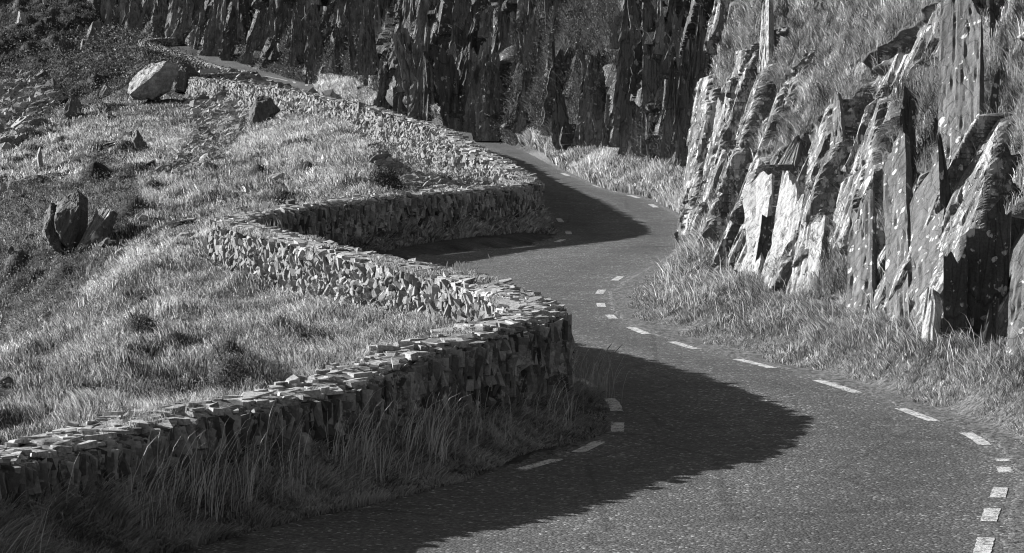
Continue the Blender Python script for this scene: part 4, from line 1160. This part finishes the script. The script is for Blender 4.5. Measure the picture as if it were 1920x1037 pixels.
# ------------------------------------------------------------------ grass and small plants (uncountable: stuff)
def ground_normal(P, e=.22):
    e = e * np.clip(P[:, 1] / 70, 1, 3)
    h0 = H(P[:, 0], P[:, 1]); hx = H(P[:, 0] + e, P[:, 1]); hy = H(P[:, 0], P[:, 1] + e)
    N = np.c_[-(hx - h0) / e, -(hy - h0) / e, np.ones(len(P))]
    return N / np.linalg.norm(N, axis=1)[:, None]
def set_gn(ob, N, rep):
    a = ob.data.attributes.new("gn", 'FLOAT_VECTOR', 'POINT'); a.data.foreach_set("vector", np.repeat(N, rep, 0).astype(np.float32).ravel())
def blades(name, label, P, h, wd, tone, mat, bend=.35, wind=(0., 0.), segs=2, cat="grass", gn=None):
    n = len(P)
    if gn is None: gn = ground_normal(P)
    gn = gn + RNG.normal(0, .16, (n, 3))
    sc_ = np.where(P[:, 1] < 90, .22, np.where(P[:, 1] < 180, .42, .8))[:, None]
    cell = np.floor(P[:, :2] / sc_ + .6 * np.c_[noise(P[:, :2] / sc_ * .9, 91), noise(P[:, :2] / sc_ * .9, 92)])
    rnd = np.sin(cell[:, 0] * 127.1 + cell[:, 1] * 311.7) * 43758.5453; rnd = rnd - np.floor(rnd)
    rnd2 = np.sin(cell[:, 0] * 269.5 + cell[:, 1] * 183.3) * 43758.5453; rnd2 = rnd2 - np.floor(rnd2)
    h = h * (.65 + .7 * rnd2); tone = tone * (.7 + .6 * rnd)
    yaw = 2 * math.pi * rnd + RNG.normal(0, .8, n); d = np.c_[np.cos(yaw), np.sin(yaw), np.zeros(n)]
    f = RNG.uniform(-1.1, 1.1, n)                            # width axis kept near the view normal
    wv = np.c_[np.cos(f), np.sin(f), np.zeros(n)] * (wd / 2)[:, None]
    b = (bend * RNG.uniform(.2, 1.3, n))[:, None]
    wind = np.array([wind[0], wind[1], 0.])
    up = np.array([0, 0, 1.])
    hh = h[:, None]
    m1 = P + up * hh * .5 + (d * b * .28 + wind * .25) * hh
    m2 = P + up * hh * .82 + (d * b * .75 + wind * .7) * hh
    tip = P + up * hh * (1 - .25 * b) + (d * b * 1.15 + wind * 1.15) * hh
    V = np.stack([P - wv, P + wv, m1 - wv * .9, m1 + wv * .9, m2 - wv * .65, m2 + wv * .65, tip], 1).reshape(-1, 3)
    o = np.arange(n)[:, None] * 7
    q = np.concatenate([o + np.array([0, 1, 3, 2]), o + np.array([2, 3, 5, 4])], 1)
    t = o + np.array([4, 5, 6])
    loops = np.concatenate([q, t], 1).ravel()
    starts = (np.arange(n)[:, None] * 11 + np.array([0, 4, 8])).ravel()
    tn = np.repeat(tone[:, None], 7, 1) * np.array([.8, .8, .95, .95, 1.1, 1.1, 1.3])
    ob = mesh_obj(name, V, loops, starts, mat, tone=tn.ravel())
    set_gn(ob, gn, 7)
    return tag(ob, label, cat, kind="stuff")
def leaves(name, label, P, size, tone, mat, gn=None):
    n = len(P)
    if gn is None: gn = ground_normal(P)
    gn = gn * .8 + RNG.normal(0, .35, (n, 3))
    a = RNG.normal(size=(n, 3)); a /= np.linalg.norm(a, axis=1)[:, None]
    b = np.cross(a, RNG.normal(size=(n, 3))); b /= np.linalg.norm(b, axis=1)[:, None]
    s1 = (size * RNG.uniform(.6, 1.4, n))[:, None]; s2 = s1 * .5
    V = np.stack([P - a * s1, P - b * s2, P + a * s1, P + b * s2], 1).reshape(-1, 3)
    ob = quads_obj(name, V, np.arange(4 * n).reshape(n, 4), mat, tone=np.repeat(tone, 4)); set_gn(ob, gn, 4)
    return tag(ob, label, "plants", kind="stuff")
def fan(n, p0, p1, Y0, Y1, pw=1.):
    k = RNG.uniform(p0 - 960, p1 - 960, n) / F
    Y = np.exp(RNG.uniform(0, 1, n) ** pw * (math.log(Y1) - math.log(Y0)) + math.log(Y0))
    return k * Y, Y
def field(X, Y, seed=0, sc=1.):
    q = np.c_[X * .5 + Y * .12, Y * .42 - X * .36] / sc
    w = np.clip((Y - 60) / 120, 0, 1)
    a = noise(q / 1.1, 60 + seed); b = noise(q / .42, 61 + seed); c = noise(q / 3.4, 62 + seed); d = noise(q / 8., 63 + seed)
    return .5 + .42 * a * (1 - .3 * w) + .34 * b * (1 - .5 * w) + .42 * c + .3 * d * w
def project_mask(X, Y, Z, polys):
    px, py = to_px(np.c_[X, Y, Z]); m = np.zeros(len(X), bool)
    for p in polys: m |= inpoly(px, py, p)
    return m
ROCKP = [(o_.location.x, o_.location.y, max(o_.dimensions.x * .55, .1)) for o_ in COL.objects if o_.get('category') in ('rock', 'boulder')]
DARK_GULLY = [[(-80, 330), (60, 350), (95, 345), (170, 350), (200, 400), (172, 470), (150, 560), (60, 640), (-80, 700)],
           [(-80, 240), (60, 245), (130, 200), (240, 185), (360, 175), (380, 60), (-80, 60)], [(170, 300), (250, 310), (270, 420), (200, 440), (150, 330)]]  # scrub outlines; the gully's shade is put into the plant colour here
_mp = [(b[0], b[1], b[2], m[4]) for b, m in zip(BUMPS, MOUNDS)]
# seaward hillside
X, Y = fan(1150000, -120, 1010, 27, 425, 1.)
s = xw(Y) - X
k = ((s > .85) & (s < 60)) | ((Y > 350) & (X < xc(Y)) & (s > -60))
X, Y, s = X[k], Y[k], s[k]
Z = H(X, Y); fld = field(X, Y)
k = ~project_mask(X, Y, Z, SCREE[:2]) | (RNG.random(len(X)) < .05)
k &= ~((s < TH + .5) & (RNG.random(len(X)) < .6))
k &= (RNG.random(len(X)) < np.clip(.55 + fld, .3, 1))
X, Y, Z, fld = X[k], Y[k], Z[k], fld[k]
n = len(X)
short = np.clip(.2 + .6 * fld, .12, 1.1)
hgt = (.06 + .17 * short) * RNG.uniform(.6, 1.25, n) * np.clip(Y / 70, .9, 1.6)
hgt *= np.where(xw(Y) - X < 1.8, .6, 1.)
tone = np.clip(.04 + .66 * fld + RNG.normal(0, .34, n), .0, 1.5)
tone = np.where(RNG.random(n) < .06, 1.3, tone)
dv = project_mask(X, Y, Z, DARK_GULLY)
dk = np.zeros(n)
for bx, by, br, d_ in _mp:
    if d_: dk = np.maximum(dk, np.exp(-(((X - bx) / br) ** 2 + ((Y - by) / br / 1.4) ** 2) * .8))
dk = np.clip(dk * 1.4 + .7 * noise(np.c_[X, Y * .5] * 1.8, 97) + .6 * noise(np.c_[X, Y * .4] * .5, 98) - .06, 0, 1)  # darker heather patches; also puts hollow and bush shade into grass colour
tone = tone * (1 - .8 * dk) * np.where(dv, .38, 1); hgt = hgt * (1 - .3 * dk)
keep = RNG.random(n) > dk * .35
for rx, ry_, rr in ROCKP:
    keep &= ~((np.abs(X - rx) < rr) & (Y > ry_ - rr * 1.2 - .3) & (Y < ry_ + rr * 1.5))
X, Y, Z, fld, hgt, tone = [q[keep] for q in (X, Y, Z, fld, hgt, tone)]; n = len(X)
farleft = Y > 275
a = ~farleft
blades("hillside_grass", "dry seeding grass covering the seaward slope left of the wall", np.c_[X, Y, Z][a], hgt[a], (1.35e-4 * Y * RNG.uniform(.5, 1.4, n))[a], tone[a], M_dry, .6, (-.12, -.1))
a = farleft
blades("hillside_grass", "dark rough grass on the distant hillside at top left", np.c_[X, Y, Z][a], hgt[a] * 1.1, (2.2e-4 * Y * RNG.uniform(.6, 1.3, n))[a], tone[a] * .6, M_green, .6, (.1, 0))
# flower and leaf speckle on the slope
X, Y = fan(300000, -60, 1000, 36, 300); s = xw(Y) - X; k = (s > 1.4) & (s < 50); X, Y = X[k], Y[k]
f2 = field(X, Y, 0); k = (f2 > .25); X, Y = X[k], Y[k]; Z = H(X, Y)
_X, _Y = fan(150000, -80, 460, 50, 420); _s = xw(_Y) - _X; _k = (_s > 1.2) & (_s < 60); _X, _Y = _X[_k], _Y[_k]; _Z = H(_X, _Y)
_k = project_mask(_X, _Y, _Z, DARK_GULLY)
_X, _Y, _Z = _X[_k], _Y[_k], _Z[_k]
leaves("heather", "dark heather and low scrub filling the gullies at left", np.c_[_X, _Y, _Z + RNG.uniform(0, .3, len(_X)) * np.clip(_Y / 80, 1, 4)], 3.2e-4 * _Y, np.clip(RNG.normal(.15, .22, len(_X)), 0, 1.2), M_leaf)
leaves("wildflowers", "small pale flower heads and leaves among the hillside grass", np.c_[X, Y, Z + RNG.uniform(.05, .36, len(X))], 1.9e-4 * Y, np.clip(RNG.normal(.25, .3, len(X)) + .6 * f2[k], 0, 2.), M_leaf)

# verge at the foot of the wall (in shade)
def verge(n, Y0, Y1, lo, hi, hmin, hmax, name, label, mat, tl, th, bend=.5, wind=(0, 0), wdt=1.4e-4, dens=None, hprof=None):
    Y = np.exp(RNG.uniform(math.log(Y0), math.log(Y1), n)); t = RNG.uniform(0, 1, n)
    a, b = lo(Y), hi(Y); X = a + (b - a) * t
    f = field(X, Y, 3, .5)
    k = (b > a) & (RNG.random(n) < (np.clip(.5 + f, .2, 1) if dens is None else dens(t, f)))
    X, Y, t, f = X[k], Y[k], t[k], f[k]; Z = H(X, Y); n = len(X)
    h = (hmin + (hmax - hmin) * np.clip(f, 0, 1)) * RNG.uniform(.6, 1.2, n)
    if hprof is not None: h *= hprof(t, Y)
    tone = np.clip(tl + (th - tl) * f + RNG.normal(0, .28, n), 0, 1.5)
    return blades(name, label, np.c_[X, Y, Z], h, wdt * Y * RNG.uniform(.6, 1.3, n), tone, mat, bend, wind)
verge(70000, 24, 46, lambda Y: xw(Y) - .02, lambda Y: np.minimum(xw(Y) + .95, xL(Y) - .12), .14, .36, "verge_grass", "shaded long grass at the foot of the near wall", M_shade, .1, .9, .9, (.3, -.15),
      3.0e-4, hprof=lambda t, Y: (1.1 - .6 * t) * np.interp(Y, [29, 33, 40, 43], [.9, .5, .45, .6]))
verge(17000, 64, 93, lambda Y: xw(Y) - .02, lambda Y: np.minimum(xw(Y) + np.where(Y > 85, .4, 1.0), xL(Y) - .35), .12, .34, "verge_grass", "shaded grass at the foot of the wall in the second bay", M_shade, -.2, 1.3, .8, (.15, 0), 4.6e-4,
      hprof=lambda t, Y: (1.1 - .6 * t))
# tall stalks against the near wall
n = 800; Y = np.exp(RNG.uniform(math.log(24.5), math.log(35), n)); X = xw(Y) + RNG.uniform(.1, .6, n); k = field(X, Y, 17, .35) > .55
X, Y = X[k], Y[k]; Z = H(X, Y)
blades("grass_stalks", "tall pale seed stalks standing before the near wall at lower left", np.c_[X, Y, Z], RNG.uniform(.35, .65, len(X)), 1.6e-4 * Y, RNG.uniform(.9, 1.4, len(X)), M_dry, .3, (.2, 0))
n = 500; Y = RNG.uniform(33, 45, n); X = xw(Y) + RNG.uniform(.1, .7, n); k = field(X, Y, 18, .35) > .6
X, Y = X[k], Y[k]; Z = H(X, Y)
blades("grass_stalks", "taller shaded stalks along the wall toward its sharp corner", np.c_[X, Y, Z], RNG.uniform(.3, .5, len(X)), 1.7e-4 * Y, RNG.uniform(.5, 1.0, len(X)), M_dry, .3, (.15, 0))
# right verge and bank
edge = lambda Y: xR(Y) + .5 + .22 * noise(np.c_[Y * .8, Y * 0], 70)
verge(260000, 24, 88, edge, lambda Y: xc(Y) + .9, .06, .2, "bank_grass", "sunlit wispy grass on the bank between the road and the near crag", M_dry, .0, .42, .8, (-.15, -.05),
      1.45e-4, dens=lambda t, f: np.clip(.35 + t * 1.6 + (f - .5), 0, 1), hprof=lambda t, Y: .45 + .8 * np.clip(t * 1.6, 0, 1))
verge(120000, 86, 300, lambda Y: xR(Y) + .35, lambda Y: xc(Y) + .5, .22, .5, "bank_grass", "bright grass strip between the far road and the dark cliff", M_dry, .15, .6, .5, (0, 0), 1.7e-4, hprof=lambda t, Y: np.clip(Y / 140, .6, 1.1))
# tall stalks on the bank
n = 450; Y = np.exp(RNG.uniform(math.log(38), math.log(80), n)); X = xR(Y) + .9 + RNG.random(n) * (xc(Y) - xR(Y) - .6); Z = H(X, Y)
blades("grass_stalks", "thin tall stalks on the bank in front of the near crag", np.c_[X, Y, Z], RNG.uniform(.2, .45, n), 1.2e-4 * Y, RNG.uniform(.7, 1.3, n), M_dry, .5, (-.2, 0))
# plants clinging to the near crag
n = 560000; fY = np.exp(RNG.uniform(math.log(35), math.log(86.8), n)); fV_ = RNG.uniform(-.3, 8.2, n)
Pf, vg = face_raw(fY, fV_)
k = (vg > .35) | (RNG.random(n) < .02)
Pf = Pf[k]; fY = fY[k]; fV_ = fV_[k]; A_ = face_raw(fY + .25, fV_)[0] - Pf; B_ = face_raw(fY, fV_ + .25)[0] - Pf
GN = np.cross(B_, A_); GN /= np.linalg.norm(GN, axis=1)[:, None]; GN *= np.sign(-GN[:, :1] + 1e-6)
GN = GN * .6 + np.array([-.45, -.1, .35])
X, Y, Z = Pf.T; n = len(X)
tn = np.clip(.32 + .6 * noise(np.c_[X * 2.5, Y * 1.2, Z * 2.5], 83) + RNG.normal(0, .16, n), 0, 1.2)
a = RNG.random(n) < .5
blades("crag_grass", "grass and heather hanging between the slabs of the near crag", np.c_[X, Y, Z][a], RNG.uniform(.06, .24, n)[a], (1.5e-4 * Y * RNG.uniform(.5, 1.5, n))[a], tn[a] * .7, M_dry, .6, (-.16, -.1), gn=GN[a])
leaves("crag_heather", "tiny leaves of heather on the near crag", (np.c_[X, Y, Z] + np.c_[np.zeros(n), np.zeros(n), RNG.uniform(.0, .2, n)])[~a], 2.4e-4 * Y[~a], tn[~a], M_leaf, gn=GN[~a])
# plants on the far cliff
n = 420000; fY = np.exp(RNG.uniform(0, 1, n) ** .8 * math.log(372 / 86.) + math.log(86.)); fV_ = RNG.uniform(-.4, 14, n)
Pf, vg = face_far(fY, fV_); k = (vg > .4) | (RNG.random(n) < .06); X, Y, Z = Pf[k].T
X2, Y2 = fan(120000, 140, 700, 300, 425, .7); t = X2 - xc(Y2); k = (t > -.1) & (t < 60); X2, Y2 = X2[k], Y2[k]
X = np.r_[X, X2]; Y = np.r_[Y, Y2]; Z = np.r_[Z, H(X2, Y2)]; n = len(X)
GNF = np.tile([[-.55, -.35, .5]], (n, 1)) + RNG.normal(0, .2, (n, 3))
tn = np.clip(.3 + .5 * noise(np.c_[X, Y * .4, Z], 84) + RNG.normal(0, .1, n), 0, 1)
blades("cliff_grass", "dull grass clinging to ledges of the dark far cliff", np.c_[X, Y, Z], RNG.uniform(.15, .5, n), 2.0e-4 * Y * RNG.uniform(.6, 1.3, n), tn, M_green, 1., (-.2, -.15), gn=GNF)
k = RNG.random(len(X)) < .35
leaves("cliff_heather", "speckled scrub on the ledges of the dark far cliff", np.c_[X, Y, Z][k] + np.c_[-RNG.uniform(0, .5, k.sum()), -RNG.uniform(0, .5, k.sum()), RNG.uniform(0, .4, k.sum())], 2.2e-4 * Y[k], np.clip(RNG.normal(.1, .35, k.sum()), 0, 1.4), M_leaf, gn=GNF[k])
# turf growing on the wall top
Y = np.concatenate([RNG.uniform(25, 62, 52000), RNG.uniform(62, 92, 16000), RNG.uniform(92, 180, 12000)]); 
P_, T_, N_ = wall_frame(Y); o_ = RNG.uniform(.05, TH + .1, len(Y)); fl = noise(np.c_[Y * .55, o_ * 2.2], 90)
k = fl > .24; P_ = P_[k] + N_[k] * o_[k][:, None]; Y = Y[k]; n = len(Y)
blades("wall_top_grass", "tufts of short grass growing on the wall top", np.c_[P_, zr(P_[:, 1]) + hw(P_[:, 1]) - .02], RNG.uniform(.03, .1, n), 1.4e-4 * Y, np.clip(RNG.normal(.4, .25, n), 0, 1.2), M_dry, .7)

# ------------------------------------------------------------------ single plants
def bush(px, py, wpx, hpx, label, n, tone, seed):
    P = hit(px, py); Yd = P[1]; w = wpx / F * Yd / 2; h = hpx / F * Yd
    rng = np.random.default_rng(seed)
    root = empty("bush", tuple(P), label, "bush")
    d = rng.normal(size=(n, 3)); d /= np.linalg.norm(d, axis=1)[:, None]; d[:, 2] = np.abs(d[:, 2])
    r = (rng.uniform(.35, 1, n) ** .5 * (1 + .25 * noise(d * 2.2 + seed, 5)))[:, None]
    q = d * r * np.array([w, w * 1.3, h * .75]) + P - np.array([0, 0, .05])
    sz = 1.7e-4 * Yd * rng.uniform(.7, 1.5, n)
    a = rng.normal(size=(n, 3)); a /= np.linalg.norm(a, axis=1)[:, None]
    b = np.cross(a, rng.normal(size=(n, 3))); b /= np.linalg.norm(b, axis=1)[:, None]
    s1 = sz[:, None]; V = np.stack([q - a * s1, q - b * s1 * .6, q + a * s1, q + b * s1 * .6], 1).reshape(-1, 3)
    t = np.clip(rng.normal(tone, .35, n), 0, 1.6)
    o = quads_obj("foliage", V, np.arange(4 * n).reshape(n, 4), M_leaf, parent=root, tone=np.repeat(t, 4), origin=P)
    set_gn(o, d * .7 + rng.normal(0, .4, (n, 3)), 4)
    st = []
    for k in range(14):
        an = rng.uniform(0, 6.28); e = P + np.array([math.cos(an) * w * .7, math.sin(an) * w * .7, h * rng.uniform(.5, .9)])
        for f in (0, 1):
            u_ = P + (e - P) * f * .5; v_ = P + (e - P) * (f * .5 + .5); wd = .008 * (1 - .4 * f)
            st.append([u_ + [-wd, 0, 0], u_ + [wd, 0, 0], v_ + [wd * .6, 0, 0], v_ + [-wd * .6, 0, 0]])
            st.append([u_ + [0, -wd, 0], u_ + [0, wd, 0], v_ + [0, wd * .6, 0], v_ + [0, -wd * .6, 0]])
    st = np.array(st).reshape(-1, 3)
    quads_obj("stems", st, np.arange(len(st)).reshape(-1, 4), M_plain, parent=root, origin=P)
bush(430, 712, 84, 78, "rounded leafy bush low on the near slope just above the wall", 9000, .55, 1)
bush(262, 622, 74, 56, "dark speckled bush on the near slope, further left and higher than the rounded one", 7000, .2, 2)
bush(720, 352, 62, 56, "dark bush growing in front of the rubble above the second bend wall", 6000, .12, 3)
def stalk(name, P, hgt, leanx, label, head, n=1, spread=.0, seed=0):
    rng = np.random.default_rng(seed); Vs = []; Qs = []; off = 0
    for k in range(n):
        b = np.array([rng.normal() * spread, rng.normal() * spread, 0.]); h = hgt * rng.uniform(.7, 1.05) if n > 1 else hgt
        lx = leanx + rng.normal() * .12 * (n > 1); m = 9; R_ = .0028; ly = rng.normal() * .08
        for i in range(m + 1):
            f = i / m; c = b + np.array([lx * h * f * f, ly * h * f, h * f])
            r = R_ * (1 - .5 * f) if f < 1 - head else R_ * 2.6 * math.sin(math.pi * min(1, (f - 1 + head) / head * .9 + .08)) + .001
            for j in range(5):
                an = j * 2 * math.pi / 5; Vs.append(c + np.array([math.cos(an) * r, math.sin(an) * r, 0]))
        for i in range(m):
            for j in range(5): Qs.append([off + i * 5 + j, off + i * 5 + (j + 1) % 5, off + (i + 1) * 5 + (j + 1) % 5, off + (i + 1) * 5 + j])
        off += (m + 1) * 5
    V = np.array(Vs) + P
    o = quads_obj(name, V, np.array(Qs), M_dry, origin=P, tone=np.full(len(V), .8))
    a = o.data.attributes.new("gn", 'FLOAT_VECTOR', 'POINT'); a.data.foreach_set("vector", np.tile([-.5, -.3, .5], (len(V), 1)).astype(np.float32).ravel())
    return tag(o, label, "plant", kind="stuff" if name == "grass_tuft" else None)
def on_wall(Y, o_): 
    P_, T_, N_ = frame3(Y); return np.array([P_[0] + N_[0] * o_, P_[1] + N_[1] * o_, float(zr(Y) + hw(Y)) - .04])
stalk("seed_stalk", on_wall(47.0, .15), .42, -.22, "single tall seed stalk leaning left on the wall top, seen against the sunlit road", .16)
stalk("grass_tuft", on_wall(48.6, .3), .24, .05, "tuft of tall seeding grass on the wall top left of the single seed stalk", .3, 26, .1, 4)
stalk("seed_stalk", np.array([.98, 43.2, .1]), .62, .38, "seed stalk leaning right over the road from the sharp corner of the near wall", .22, 3, .05, 5)
stalk("seed_stalk", np.array([float(xR(69.)) + .75, 69., .2]), .62, -.12, "drooping seed stalk at the tip of the grassy bank, beside the far bend shadow", .12, 2, .1, 6)
stalk("grass_tuft", on_wall(61.8, .2), .26, 0., "small upright plants on the wall top at the left end of the second bay", .4, 9, .12, 8)
